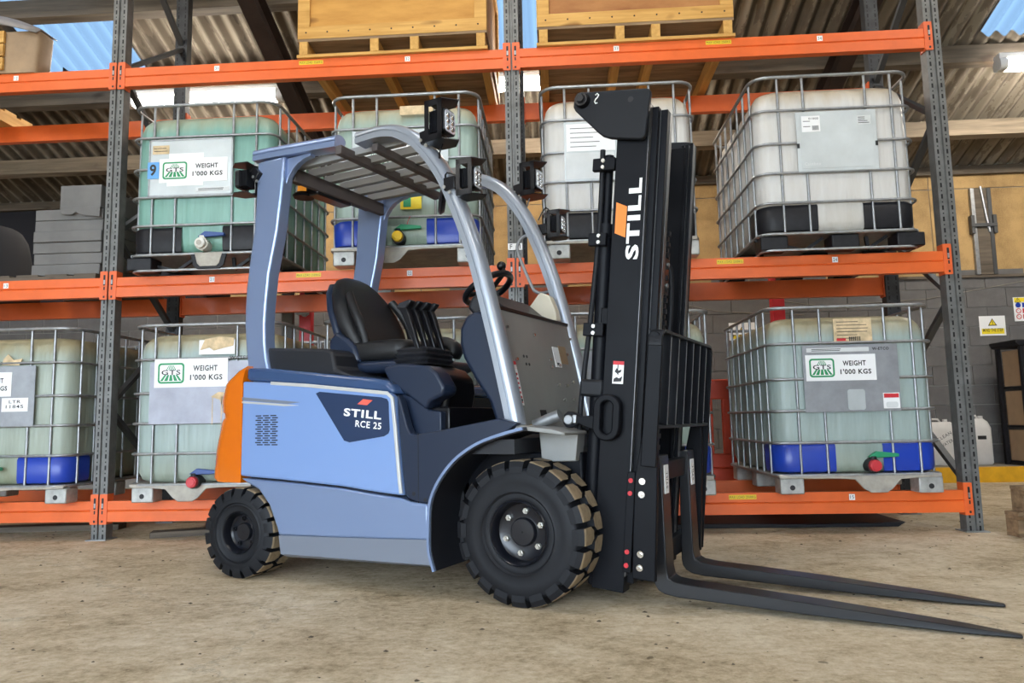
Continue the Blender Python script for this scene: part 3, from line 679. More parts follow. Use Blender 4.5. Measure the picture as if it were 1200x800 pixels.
q = MB(); q.prism([(-3.36, ZL[2]+.001), (-3.15, ZL[2]+.001), (-3.17, ZL[2]+.02), (-3.25, ZL[2]+.05), (-3.36, ZL[2]+.15)], .2, .3); tag(obj('rubber_offcut', q, 'black_plastic', None, .004), 'black offcut lying on the top beam beside the brown load', 'offcut')
# grey boards on the middle level
r = empty('wooden_pallet', (-3.22, .47, ZL[1]+.001), label='dark pallet under the stack of grey boards', cat='pallet')
for y in (-.4, 0, .4): q = MB(); q.box(-.5, .30, y-.04, y+.04, 0, .03); obj('bearer', q, 'old_timber', r)
for k in range(4): q = MB(); q.box(-.5+k*.21, -.5+k*.21+.16, -.42, .42, .03, .048); obj('deck_plank', q, 'old_timber', r)
zz = ZL[1]+.05
names = ('lowest', 'second', 'third', 'fourth', 'fifth', 'topmost')
for k in range(6):
    q = MB(); q.box(-.25, .25, -.33, .42, 0, .078); o = obj('grey_board', q, 'grey_board', None, .004, loc=(-3.18+random.uniform(-.008, .008), .42+random.uniform(-.01, .01), zz)); zz += .080
    tag(o, names[k]+' grey board in the stack on the middle left level' if k else 'lowest grey board in the stack on the middle left level', 'board', 'grey boards stacked on the middle level')
q = MB(); q.box(-.14, .16, -.33, .4, 0, .16); q.prism([(-.14, 0), (-.12, -.05), (-.04, -.055), (-.02, -.035), (.03, -.06), (.16, -.075), (.16, 0)], -.338, -.331, 'y')
tag(obj('grey_carton', q, 'grey_board', None, .003, loc=(-3.09, .4, zz+.002)), 'grey carton with torn lower edge on top of the grey boards', 'carton')
q = MB()
random.seed(3)
L = []
for k, z in enumerate((0, .12, .3, .45, .52)):
    L.append([(.30*(1-.1*k)*math.cos(a)*(1+.15*random.random()), .42*(1-.1*k)*math.sin(a)*(1+.15*random.random()), z) for a in [2*PI*i/16 for i in range(16)]])
q.loft(L); tag(obj('netting_heap', q, 'dark_cloth', None, loc=(-4.12, .5, ZL[1]+.001), smooth=60), 'black netting heap left of the grey boards', 'netting')

# ------------------------------------------------------------------ behind the rack
def barrier(x, y, rz, label):
    r = empty('road_barrier', (x, y, 0), rz, label=label, cat='barrier', group='red plastic barriers behind the rack')
    W2 = .95
    for z0, z1 in ((.30, .42), (.88, 1.05)): q = MB(); q.box(-W2, W2, -.025, .025, z0, z1); obj('rail', q, 'barrier_red', r, .012)
    for k in range(11):
        xx = -W2+.05+k*(2*W2-.10)/10; q = MB(); q.box(xx-.052, xx+.052, -.02, .02, .41, .89); obj('slat', q, 'barrier_red', r, .014)
    q = MB(); q.box(-W2, W2, -.02, .02, .10, .30); obj('lower_panel', q, 'barrier_red', r, .01)
    for s in (-.7, .7): q = MB(); q.box(s-.06, s+.06, -.25, .25, 0, .10); obj('foot', q, 'black_plastic', r, .01)
barrier(1.35, 1.6, 0, 'red plastic barrier with tall slots right of the load backrest')
q = MB(); q.box(2.38, 2.50, 2.4, 2.5, 0, 2.35); tag(obj('red_post', q, 'post_red', None, .006), 'red post behind the lower right tank', 'post', 'red posts behind the rack')
r = empty('red_post', (-1.98, 1.6, 0), label='red post with shackle bolt left of the driver seat', cat='post', group='red posts behind the rack')
q = MB(); q.box(-.055, .055, -.04, .04, 0, 2.2); obj('post', q, 'post_red', r, .005)
q = MB(); q.cyl((-.07, -.06, 1.72), (.04, -.06, 1.72), .016, n=10); q.cyl((0, -.04, 1.72), (0, -.07, 1.72), .03, n=12); obj('shackle', q, 'galv', r)
q = MB(); q.box(-.05, .05, -.03, .03, 0, 2.3); tag(obj('grey_post', q, 'grey_board', None, .004, loc=(-2.15, 1.6, 0)), 'plain grey timber post beside the red shackle post', 'post')
def wall_sign(x0, x1, z0, z1, label, build):
    r = empty('wall_sign', (x0, WY, z0), label=label, cat='sign', group='safety signs on the block wall')
    q = MB(); q.box(0, x1-x0, -.008, -.003, 0, z1-z0); obj('board', q, 'paper_white', r)
    build(r, x1-x0, z1-z0)
def tri(r, cx, cz, s, y=-.0085):
    q = MB(); q.prism([(cx-s, cz-s*.8), (cx+s, cz-s*.8), (cx, cz+s*.9)], y-.001, y, 'y'); obj('symbol', q, 'ink', r, smooth=0)
    q = MB(); q.prism([(cx-s*.72, cz-s*.62), (cx+s*.72, cz-s*.62), (cx, cz+s*.6)], y-.002, y-.0005, 'y'); obj('symbol', q, 'sticker_yellow', r, smooth=0)
    q = MB(); q.box(cx-s*.08, cx+s*.08, y-.003, y-.0015, cz-.25*s, cz+.28*s); q.box(cx-s*.08, cx+s*.08, y-.003, y-.0015, cz-.5*s, cz-.36*s); obj('symbol', q, 'ink', r, smooth=0)
def s1(r, w, h):
    tri(r, w/2, h*.68, h*.22); q = MB(); q.box(.02, w-.02, -.0095, -.0085, .02, h*.36); obj('yellow_band', q, 'sticker_yellow', r); text('MIND THE STEP', 'ink', r, (.035, -.01, .045), X_, Z_, w-.07, h*.17, .02)
wall_sign(5.17, 5.46, 1.60, 1.83, 'white and yellow MIND THE STEP sign right of the end post', s1)
def s2(r, w, h):
    q = MB(); q.box(.01, w-.01, -.0095, -.0085, h*.80, h*.98); obj('yellow_band', q, 'sticker_yellow', r); tri(r, .05, h*.88, .035, -.0098)
    for k, mt in enumerate(('blue_plastic', 'sticker_red', 'sticker_red')):
        z = h*(.67-.24*k); q = MB(); q.cyl((.05, -.0095, z), (.05, -.0085, z), .03, n=18); obj('symbol', q, mt, r, smooth=0)
        if k: q = MB(); q.cyl((.05, -.0102, z), (.05, -.0094, z), .021, n=18); obj('symbol', q, 'paper_white', r, smooth=0); q = MB(); q.bar((.033, -.0105, z+.017), (.067, -.0105, z-.017), .007, .001); obj('symbol', q, 'sticker_red', r, smooth=0)
        q = MB(); q.box(.095, w-.012, -.0095, -.0085, z-.028, z+.028); obj('text_band', q, mt, r)
wall_sign(5.57, 5.86, 1.76, 2.04, 'multi-symbol safety sign at the right edge of the photo', s2)
def s3(r, w, h):
    q = MB(); q.box(.02, w-.02, -.0095, -.0085, .02, h*.3); obj('yellow_band', q, 'sticker_yellow', r); text('PLEASE', 'ink', r, (.04, -.01, .035), X_, Z_, w-.08, h*.16, .02); tri(r, w/2, h*.64, h*.2)
wall_sign(2.31, 2.62, 1.62, 1.83, 'small white and yellow sign left of the lower right tank', s3)
# conduit run on the upper wall
r = empty('conduit', (5.3, WY-.001, 2.318), label='grey cable trunking clamped upright on the chipboard wall at the right', cat='conduit')
for x in (-.10, .09): q = MB(); q.box(x-.022, x+.022, -.045, -.003, .0, 1.03); obj('trunking', q, 'brace_steel' if x > 0 else 'galv', r, .003)
q = MB(); q.tube([(.0, -.04, 1.05), (.035, -.045, .7), (.06, -.05, .5)], .014, 8); obj('cable_tube', q, 'galv', r)
q = MB(); q.box(-.09, .09, -.035, -.003, .0, 1.03); obj('backing_board', q, 'old_timber', r)
q = MB(); q.bar((-.14, -.06, .58), (.14, -.06, .58), .03, .04); q.box(-.15, -.11, -.07, -.01, .48, .70); q.box(.10, .14, -.07, -.01, .48, .70); obj('clamp', q, 'brace_steel', r, .003)
# jerry cans on the walkway
def jerry(x, y, w, h, d, label, txt=None):
    r = empty('jerry_can', (x, y, .154), label=label, cat='can', group='white plastic cans on the walkway'); q = MB()
    q.loft([[(a, b, z) for a, b in rrect(-w/2+e, w/2-e, -d/2+e, d/2-e, .03)] for z, e in ((0, .012), (.02, 0), (h*.8, 0), (h*.93, .02), (h, .05))]); obj('body', q, 'jerry_white', r)
    q = MB(); q.cyl((w*.28, 0, h), (w*.28, 0, h+.03), .025, n=14); obj('cap', q, 'jerry_white', r)
    q = MB(); q.tube([(-w*.3, 0, h-.02), (-w*.22, 0, h+.03), (w*.1, 0, h+.03), (w*.16, 0, h-.01)], .012, 8); obj('handle', q, 'jerry_white', r)
    if txt:
        a = .5; text(txt[0], 'ink', r, (-.02, -d/2-.002, h*.55), (math.cos(a), 0, math.sin(a)), (-math.sin(a), 0, math.cos(a)), .17, .035, 0)
        text(txt[1], 'ink', r, (.01, -d/2-.002, h*.40), (math.cos(a), 0, math.sin(a)), (-math.sin(a), 0, math.cos(a)), .15, .035, 0)
    else:
        q = MB(); q.box(-.02, .07, -d/2-.002, -d/2+.003, h*.55, h*.63); obj('label', q, 'ink', r)
jerry(4.42, 3.6, .42, .47, .2, 'white can marked CLEAN WATER in pen left of the end post', ('CLEAN', 'WATER'))
jerry(4.84, 3.6, .28, .50, .2, 'white can with a small black label right of the end post')
# dark shelf unit with cartons at the far right
r = empty('shelf_unit', (5.5, 3.4, .154), label='dark shelf unit at the right edge of the photo', cat='shelf')
q = MB(); q.prism([(-.39, 1.30), (-.36, 1.26), (.6, 1.26), (.6, 1.34), (-.39, 1.33)], -.22, .25, 'y'); obj('top', q, 'black_plastic', r, .01)
for x in (-.33, .56):
    for y in (-.20, .20): q = MB(); q.box(x-.02, x+.02, y-.02, y+.02, 0, 1.26); obj('leg', q, 'black_plastic', r)
for z in (.02, .40, .82): q = MB(); q.box(-.31, .54, -.18, .22, z, z+.02); obj('shelf', q, 'black_plastic', r)
for k, (z, h, nm) in enumerate(((.042+.154, .33, 'lowest'), (.422+.154, .37, 'middle'), (.842+.154, .39, 'top'))):
    c = empty('carton', (5.575, 3.39, z), label='%s brown carton on the dark shelf unit at the right' % nm, cat='carton', group='cartons on the dark shelf unit'); q = MB(); q.box(-.37, .40, -.18, .2, 0, h); obj('box', q, 'cardboard', c, .004)
    q = MB(); q.box(-.37, .4, -.182, -.179, h*.48, h*.52); obj('tape', q, 'wrap_brown', c); text('NO', 'ink', c, (-.25, -.183, h*.6), X_, Z_, .12, .07, .02)
# pallets lying on the floor, right edge
def euro(z, dx, rz, label):
    r = empty('wooden_pallet', (3.57+dx, -.60, z), rz, label=label, cat='pallet', group='pallets on the floor at the right')
    for y in (-.5, 0, .5):
        q = MB(); q.box(-.6, .6, y-.05, y+.05, 0, .02); obj('base_slat', q, 'pallet_wood', r, .002)
        for x in (-.53, 0, .53): q = MB(); q.box(x-.07, x+.07, y-.05, y+.05, .02, .10); obj('block', q, 'pallet_wood', r, .002)
    for x in (-.53, 0, .53): q = MB(); q.box(x-.07, x+.07, -.55, .55, .10, .122); obj('cross_slat', q, 'pallet_wood', r, .002)
    for y in (-.5, -.25, 0, .25, .5): q = MB(); q.box(-.6, .6, y-.055, y+.055, .122, .144); obj('deck_plank', q, 'pallet_wood', r, .002)
euro(0, 0, .12, 'lower of two wooden pallets on the floor by the end post')
euro(.146, .04, .09, 'upper of two wooden pallets on the floor by the end post')
# dark sheet lying under the lowest right beams
q = MB(); q.prism([(-.95, 0), (1.0, 0), (1.05, .03), (.5, .022), (-.2, .03), (-.95, .022)], -.06, .5, 'y'); tag(obj('rubber_mat', q, 'black_plastic', None, .004, loc=(1.45, .30, .0)), 'flat black mat on the floor under the lowest right beam', 'mat')
for k, (x, y, rz, l) in enumerate(((-1.6, .42, .35, 1.9), (-3.6, .45, .1, 1.3))):
    q = MB(); q.box(-l/2, l/2, -.06, .06, 0, .04); tag(obj('timber_plank', q, 'old_timber', None, .003, loc=(x, y, 0), rot=(0, 0, rz)), ('dark plank lying askew under the lower left tank' if k == 0 else 'dark plank on the floor at the lower left edge'), 'plank', 'planks on the floor under the rack')
# wires sagging along the wall
for k, pts in enumerate((((2.2, 2.2), (3.4, 2.0), (4.6, 2.05), (5.9, 2.26)), ((1.2, 2.2), (2.2, 1.97), (3.2, 1.9)))):
    q = MB(); q.tube([(x, WY-.006, z) for x, z in pts], .004, 5); tag(obj('cable', q, 'kerb_top', None), ('thin pale cable sagging across the block wall at the right' if k == 0 else 'thin pale cable sagging across the block wall behind the mast'), 'cable')

# ------------------------------------------------------------------ forklift truck (x forward, y to its left, z up; origin under the front axle)
TH = -.428; C0 = .51
fk = empty('forklift', (.0765-math.sin(TH)*C0, -1.767+math.cos(TH)*C0, 0), TH, label='silver-blue forklift truck with orange counterweight parked before the rack', cat='forklift')
def F(name, mb, mt, bevel=0, parent=None, **k): return obj(name, mb, mt, parent or fk, bevel, **k)
def catmull(P, n=5):
    out = []
    for i in range(len(P)-1):
        p0, p1, p2, p3 = P[max(i-1, 0)], P[i], P[i+1], P[min(i+2, len(P)-1)]
        for k in range(n):
            t = k/n; out.append(tuple(.5*((2*b)+(-a+c)*t+(2*a-5*b+4*c-d)*t*t+(-a+3*b-3*c+d)*t**3) for a, b, c, d in zip(p0, p1, p2, p3)))
    return out+[P[-1]]
# body -------------------------------------------------------------
pan = [(-1.525,.957),(-1.33,.943),(-1.09,.922),(-.61,.868),(-.585,.848),(-.570,.72),(-.556,.58),(-.545,.48),(-.535,.424),(-.70,.436),(-.88,.455),(-1.19,.473),(-1.53,.488)]
for s in (-1, 1):
    q = MB(); q.prism(pan, s*.54 if s < 0 else .48, s*.495 if s < 0 else .44); p_ = F('side_panel', q, 'silver_blue', .010)
    q = MB(); q.sweep([(x, -.5385 if s < 0 else .4785, z) for x, z in [(-1.33,.940),(-1.09,.919),(-.62,.867),(-.592,.845),(-.577,.72),(-.563,.58),(-.552,.48),(-.545,.432)]], [(-.008,-.005),(.008,-.005),(.008,.005),(-.008,.005)]); F('panel_edge_highlight', q, 'trim_light', .002, p_)  # edge highlight of the panel put in as a lighter strip
    if s < 0:
        q = MB(); q.prism([(-1.525,.878),(-1.13,.842),(-1.22,.836),(-1.525,.862)], -.5425, -.538); F('panel_crease', q, 'silver_dark', .001, p_)
        q = MB(); q.prism([(-1.525,.858),(-1.20,.833),(-1.14,.826),(-1.24,.826),(-1.525,.848)], -.5428, -.538); F('panel_crease', q, 'trim_light', .001, p_)
        q = MB()
        for r_ in range(14):
            for c_ in range(3):
                x = -1.428+c_*.05+(.012 if r_ % 2 else 0); z = .785-r_*.0108; q.box(x, x+.038, -.5415, -.539, z-.0055, z)
        tag(F('vent_slots', q, 'slot_dark', 0, p_, smooth=0), kind='stuff')
        dec = [(-1.035,.880),(-1.012,.887),(-.650,.850),(-.620,.842),(-.611,.828),(-.605,.705),(-.612,.690),(-.635,.678),(-.83,.652),(-.862,.660)]
        q = MB(); q.prism(dec, -.5425, -.539); d_ = F('maker_decal', q, 'decal_navy', 0, p_, label='navy maker decal with white lettering')
        sl = -.115
        e1 = (1, 0, -.1); e1u = (.1, 0, 1)
        text('STILL', 'still_white', p_, (-.865, -.5432, .772), e1, e1u, .215, .036, .03)
        text('RCE 25', 'still_white', p_, (-.797, -.5432, .722), e1, e1u, .147, .03, .018)
        q = MB(); q.prism([(-.785,.823),(-.730,.817),(-.698,.838),(-.752,.845)], -.5435, -.5424); F('decal_flash', q, 'still_red', 0, p_)
low = [(-1.53,.478),(-1.19,.463),(-.88,.445),(-.70,.426),(-.545,.412),(-.50,.398),(-.408,.392),(-.400,.245),(-.876,.227),(-1.262,.215),(-1.275,.25),(-1.33,.355),(-1.40,.425),(-1.47,.452)]
q = MB(); q.prism(low, -.54, .48); F('chassis', q, 'silver_floor_reflect', .010)
q = MB(); q.loft([[(-1.262,-.54,.216),(-.876,-.54,.228),(-.40,-.54,.246),(-.40,.48,.246),(-.876,.48,.228),(-1.262,.48,.216)], [(-1.255,-.532,.13),(-.876,-.532,.135),(-.40,-.532,.142),(-.40,.472,.142),(-.876,.472,.135),(-1.255,.472,.13)], [(-1.235,-.51,.114),(-.876,-.51,.122),(-.40,-.51,.130),(-.40,.45,.130),(-.876,.45,.122),(-1.235,.45,.114)]]); F('sill', q, 'silver_dark')
q = MB(); q.box(-1.50, -.60, -.495, .44, .3, .86); F('battery_box', q, 'dark_plastic')
q = MB(); q.prism([(-1.515,.96),(-1.515,1.025),(-1.35,1.015),(-.70,.937),(-.635,.923),(-.60,.896),(-.586,.862),(-.62,.866)], -.528, .47); F('hood', q, 'hood_gloss', .02, seg=3)
q = MB(); q.prism([(-1.50,1.0),(-1.50,1.12),(-1.46,1.13),(-1.06,1.10),(-1.02,1.08),(-1.0,1.0),(-.9,.96)], -.45, .45); F('hood_deck', q, 'dark_plastic', .015)
# counterweight with rounded rear corners
prof = [(.455,-1.775),(.475,-1.800),(.62,-1.786),(.75,-1.752),(.77,-1.742),(.777,-1.732),(.797,-1.732),(.806,-1.746),(.865,-1.752),(.945,-1.728),(.965,-1.708),(1.012,-1.64),(1.037,-1.56)]
L = []
for z, ub in prof:
    wd = .535 if z < 1.0 else .535-(z-1.0)*1.0; k = 7; lp = [(-1.53, -wd, z)]
    rc = min(.12, (-1.53-ub)*.9)
    for i in range(k+1): a = PI/2*i/k; lp.append((ub+rc-rc*math.sin(a), -wd+rc-rc*math.cos(a), z))
    rc = min(.20, (-1.53-ub)*.95); wf = wd-.085
    for i in range(k, -1, -1): a = PI/2*i/k; lp.append((ub+rc-rc*math.sin(a), wf-rc+rc*math.cos(a), z))
    lp.append((-1.53, wf, z)); L.append(lp)
q = MB(); q.loft(L); F('counterweight', q, 'counterweight_orange', smooth=28)
q = MB(); q.box(-1.72, -1.25, -.30, .30, .16, .47); F('rear_axle', q, 'mast_black')
q = MB(); q.box(-1.797, -1.78, -.40, -.34, .58, .68); F('warning_plate', q, 'sticker_red')
# entry step panels and interior
stp = [(-.577,.861),(-.558,.83),(-.522,.718),(-.507,.690),(-.480,.684),(-.335,.704),(-.066,.746),(.02,.725),(-.036,.688),(-.156,.651),(-.26,.592),(-.333,.521),(-.381,.449),(-.403,.392),(-.45,.395),(-.51,.405),(-.535,.43),(-.545,.5),(-.556,.6),(-.567,.72)]
for s in (-1, 1):
    q = MB(); q.prism(stp, s*.525, s*.48); p_ = F('step_panel', q, 'navy_plastic', .006)
    if s < 0:
        q = MB(); q.box(-.4655, -.4625, -.5262, -.522, .395, .688); F('panel_joint', q, 'slot_dark', 0, p_)
        for x, z in ((-.488,.432),(-.428,.408)): q = MB(); q.cyl((x, -.5265, z), (x, -.522, z), .009, n=12); F('panel_plug', q, 'slot_dark', 0, p_)
q = MB(); q.box(-.58, -.02, -.48, .48, .60, .66); F('cab_floor', q, 'dark_plastic')
q = MB(); q.prism([(-.60,.87),(-.58,.859),(-.524,.849),(-.455,.79),(-.388,.781),(-.388,.66),(-.60,.66)], -.46, -.42); F('seat_box_side', q, 'navy_plastic', .006)
q = MB(); q.box(-.56, -.37, -.42, .1, .66, .80); F('step_box', q, 'black_gloss', .006)
q = MB(); q.prism([(-.70,.985),(-.67,.995),(-.603,1.003),(-.449,.985),(-.404,.95),(-.362,.885),(-.374,.851),(-.441,.827),(-.464,.79),(-.565,.858),(-.66,.91)], -.47, -.36); F('console_cover', q, 'navy_plastic', .014, seg=3)
q = MB(); q.prism([(-.62,.999),(-.52,.995),(-.463,.977),(-.42,.935),(-.41,.87),(-.425,.80),(-.45,.771),(-.60,.77)], -.36, -.12); F('console_drum', q, 'black_gloss', .02, seg=3)
# seat -------------------------------------------------------------
def rloop(u0, u1, hw, z, cw, r): return [(x, y+cw, z) for x, y in rrect(u0, u1, -hw, hw, r, 4)]
q = MB()
L = []
for z, uf, th, hw in ((1.10,-1.00,.07,.20),(1.14,-1.015,.10,.225),(1.24,-1.06,.11,.24),(1.33,-1.105,.105,.235),(1.41,-1.15,.095,.205),(1.47,-1.19,.08,.165),(1.51,-1.22,.06,.115),(1.53,-1.245,.03,.06)):
    L.append(rloop(uf-th, uf, hw, z, -.03, min(.045, th*.45)))
q.loft(L); st_ = F('seat_back', q, 'seat_vinyl', smooth=60)
q = MB(); L = []
for z, uf, hw in ((1.13,-1.10,.21),(1.2,-1.145,.23),(1.33,-1.20,.22),(1.43,-1.245,.18),(1.49,-1.275,.12)): L.append(rloop(uf-.05, uf, hw, z, -.03, .02))
q.loft(L); F('seat_shell', q, 'navy_plastic', smooth=60)
for s in (-1, 1):
    q = MB(); q.sweep(catmull([(-.99, -.03+s*.20, 1.13), (-1.02, -.03+s*.215, 1.24), (-1.07, -.03+s*.21, 1.33), (-1.125, -.03+s*.18, 1.41)], 4), [(.025*math.cos(a), .022*math.sin(a)) for a in [2*PI*i/10 for i in range(10)]]); F('seat_bolster', q, 'seat_vinyl', 0, st_, smooth=60)
q = MB(); q.loft([rloop(-1.16+e, -.73-e, .24-e, z, -.03, .06) for z, e in ((1.045,.02),(1.06,.0),(1.12,0),(1.14,.012),(1.15,.04))]); F('seat_cushion', q, 'seat_vinyl', smooth=60)
q = MB(); q.prism([(-1.19,1.04),(-1.20,1.16),(-1.15,1.21),(-1.08,1.17),(-1.02,1.12),(-.99,1.04)], -.285, -.24); F('seat_wing', q, 'navy_plastic', .02, seg=3)
q = MB(); q.loft([rloop(-1.15+e, -.62-e, .25-e, z, -.03, .05) for z, e in ((.985,.02),(1.0,.0),(1.03,.0),(1.045,.02))]); F('seat_base', q, 'navy_plastic', smooth=60)
q = MB(); q.cyl((-1.21,-.31,1.02),(-1.21,-.26,1.02), .03, n=14); q.bar((-1.24,-.29,.99),(-1.17,-.29,1.06), .03, .02); F('seat_buckle', q, 'black_gloss', .004)
q = MB(); q.sweep(catmull([(-.86,-.02,1.10),(-.70,-.06,1.13),(-.60,-.08,1.125),(-.545,-.09,1.09),(-.56,-.09,1.06)], 4), [(.032*math.cos(a), .05*math.sin(a)) for a in [2*PI*i/12 for i in range(12)]]); F('arm_rest', q, 'seat_vinyl', smooth=60)
# lever bank
q = MB(); q.loft([rloop(-.70+e, -.50-e, .13-e, z, -.28, .03) for z, e in ((1.0,.0),(1.012,.012),(1.024,.0),(1.036,.014),(1.048,.004),(1.06,.016),(1.072,.01),(1.085,.03))]); F('lever_boot', q, 'dark_plastic', smooth=0)
for k, w_ in enumerate((-.385,-.335,-.285,-.235)):
    du = .012*k
    q = MB(); q.loft([[(u+du+a, w_+b, z) for a, b in ((-h,-t),(h,-t),(h,t),(-h,t))] for u, z, h, t in ((-.555,1.06,.010,.010),(-.585,1.14,.014,.012),(-.620,1.23,.019,.015),(-.640,1.272,.022,.017))])
    lv = F('control_lever', q, 'black_gloss', .004)
    q = MB(); q.prism([(-.672+du,1.268),(-.660+du,1.292),(-.60+du,1.305),(-.585+du,1.298),(-.598+du,1.285),(-.622+du,1.262)], w_-.019, w_+.019); F('lever_grip', q, 'dark_plastic', .006, lv)
# dashboard and steering
q = MB(); q.prism([(-.29,1.235),(-.345,1.215),(-.378,1.161),(-.380,1.09),(-.361,1.022),(-.30,.92),(-.23,.823),(-.188,.70),(-.06,.70),(-.145,1.21)], -.32, .34); F('knee_cover', q, 'navy_plastic', .02, seg=3)
q = MB(); q.prism([(-.40,1.27),(-.375,1.32),(-.335,1.338),(-.295,1.334),(-.216,1.268),(-.12,1.225),(-.15,1.19),(-.33,1.2)], -.22, .24); F('dash_cowl', q, 'dark_plastic', .018, seg=3)
ax = Vector((-.5,0,.866)).normalized(); sc_ = Vector((-.40,-.01,1.395)); e1 = Vector((0,1,0)); e2 = ax.cross(e1)
q = MB(); q.tube([sc_+(e1*math.cos(a)+e2*math.sin(a))*.125 for a in [2*PI*i/28 for i in range(28)]], .0165, 10, True); sw = F('steering_wheel', q, 'black_gloss', smooth=60)
q = MB()
for a in (.3, 2.4, 4.5): q.bar(sc_-ax*.02, sc_+(e1*math.cos(a)+e2*math.sin(a))*.12, .03, .012, ax)
F('wheel_spoke', q, 'black_gloss', .003, sw); q = MB(); q.cyl(sc_-ax*.13, sc_+ax*.005, .035, .03, 16); F('steering_column', q, 'dark_plastic')
kp = sc_+(e1*.05-e2*.99).normalized()*.118
q = MB(); q.cyl(kp, kp+ax*.035, .010, n=10); q.ball(kp+ax*.055, .024); F('steering_knob', q, 'black_gloss', 0, sw, smooth=60)
# front bulkhead
q = MB(); q.loft([[(-.136,-.425,1.222),(-.136,.385,1.222),(-.128,.385,1.222),(-.128,-.425,1.222)], [(-.028,-.425,.70),(-.028,.385,.70),(-.020,.385,.70),(-.020,-.425,.70)]]); bh_ = F('front_bulkhead', q, 'bulkhead_steel', .003)
q = MB(); q.bar((-.138,-.425,1.225),(-.138,.385,1.225), .03, .018); F('bulkhead_edge', q, 'black_gloss', .003, bh_)
def onb(w_, z, o=.0): return (-.128+(1.222-z)*(.108/.522)+o, w_, z)
nrm = Vector((.522,0,.108)).normalized()
for w_, z in ((-.36,1.14),(-.10,1.13),(.33,1.15),(-.33,1.0),(.02,1.02),(.02,.985),(.12,1.0),(.24,1.06),(.06,.90),(.16,.90),(.24,.92),(.09,.83),(.2,.83),(.32,.85),(-.38,.93),(-.37,.82)):
    p = Vector(onb(w_, z)); q = MB(); q.cyl(p, p+nrm*.010, .009, .007, 10); F('rivet', q, 'chrome', 0, bh_)
for w_, z in ((-.25,1.02),(-.22,1.02),(-.24,.985),(-.21,.985)):
    p = Vector(onb(w_, z)); q = MB(); q.cyl(p, p+nrm*.002, .007, n=10); F('bolt_hole', q, 'slot_dark', 0, bh_)
def plate_on_b(name, w0, w1, z0, z1, mt):
    q = MB(); q.loft([[Vector(onb(w_, z))+nrm*h for w_, z in ((w0,z0),(w1,z0),(w1,z1),(w0,z1))] for h in (.0005,.003)]); return F(name, q, mt, 0, bh_)
plate_on_b('data_plate', .08, .15, .99, 1.09, 'paper_white'); plate_on_b('data_plate', .155, .24, 1.01, 1.10, 'wrap_brown')
q = MB(); q.loft([[Vector(onb(.10, 1.0+k*.028))+nrm*.0032, Vector(onb(.13, 1.0+k*.028))+nrm*.0032, Vector(onb(.13, 1.012+k*.028))+nrm*.0032, Vector(onb(.10, 1.012+k*.028))+nrm*.0032] for k in (0,)], True); F('data_print', q, 'ink', 0, bh_)
q = MB(); p = Vector(onb(-.385,.90)); plate_on_b('caution_label', -.395, -.345, .80, .975, 'paper_white'); plate_on_b('caution_label', -.395, -.345, .955, .99, 'sticker_red'); 
q = MB()
for k in range(7): q.loft([[Vector(onb(w_, .81+k*.02+dz))+nrm*.0036 for w_, dz in ((-.388,0),(-.352,0),(-.352,.009),(-.388,.009))], [Vector(onb(w_, .81+k*.02+dz))+nrm*.0030 for w_, dz in ((-.388,0),(-.352,0),(-.352,.009),(-.388,.009))]])
tag(F('caution_print', q, 'sticker_red', 0, bh_), kind='stuff')
plate_on_b('bulkhead_port', -.20, -.14, .71, .78, 'slot_dark')
# cream cover standing on the dashboard, held by no one
q = MB(); q.prism([(-.30,1.245),(-.345,1.285),(-.25,1.395),(-.235,1.398),(-.19,1.375),(-.16,1.30),(-.15,1.245)], .262, .315)
c_ = obj('folded_bag', q, 'cloth_cream', None, .004, loc=fk.location, rot=(0,0,TH)); tag(c_, 'cream folded bag standing upright on the truck dashboard', 'bag')
# overhead guard -----------------------------------------------------
pl_ = [(-1.528,2.118),(-1.537,1.93),(-1.545,1.765),(-1.570,1.618),(-1.594,1.45),(-1.601,1.34),(-1.600,1.25),(-1.587,1.125),(-1.560,.955)]
pr_ = [(-1.395,.945),(-1.418,1.0),(-1.439,1.072),(-1.452,1.15),(-1.456,1.248),(-1.45,1.35),(-1.432,1.511),(-1.395,1.66),(-1.377,1.741),(-1.345,1.98),(-1.336,2.115)]
for w0, w1 in ((-.47,-.395),(.335,.41)):
    q = MB(); q.prism(pl_+pr_, w0, w1); p_ = F('rear_pillar', q, 'guard_paint', .012, seg=3)
    g = [(-1.345,2.11),(-1.352,1.93)]+[(-1.352+.17*(1-math.cos(a)), 1.93+.165*math.sin(a)) for a in [PI/2*i/6 for i in range(1, 7)]]+[(-1.18,2.11)]
    q = MB(); q.prism(g, w0+.025, w1-.015); F('pillar_gusset', q, 'guard_paint', .006, p_)
ctr = [(-.868,2.117),(-.743,2.122),(-.665,2.112),(-.605,2.090),(-.515,2.032),(-.425,1.930),(-.335,1.780),(-.217,1.486),(-.118,1.124),(-.046,.816),(-.025,.712)]
tp = []
for a_ in range(9): a = PI*a_/8; tp.append((.006+.024*math.sin(a), -.036*math.cos(a)))
tp += [(.000,.036),(.000,.031),(-.007,.031),(-.007,.036),(-.028,.036),(-.028,-.036),(-.007,-.036),(-.007,-.031),(0,-.031),(0,-.036)]
tp = [(-a*1.18, b*1.12) for a, b in tp]
for wc in (-.435,.375):
    q = MB(); q.sweep([(u, wc, z) for u, z in catmull(ctr, 5)], tp); p_ = F('front_pillar', q, 'tube_silver', smooth=30)
    q = MB(); q.sweep([(-1.562,wc,2.163),(-1.45,wc,2.158),(-.993,wc,2.130)], tp); F('roof_rail', q, 'guard_paint', smooth=30)
    q = MB(); q.box(-.07, .03, wc-.05, wc+.05, .695, .715); F('pillar_foot', q, 'trim_light', .005, p_)
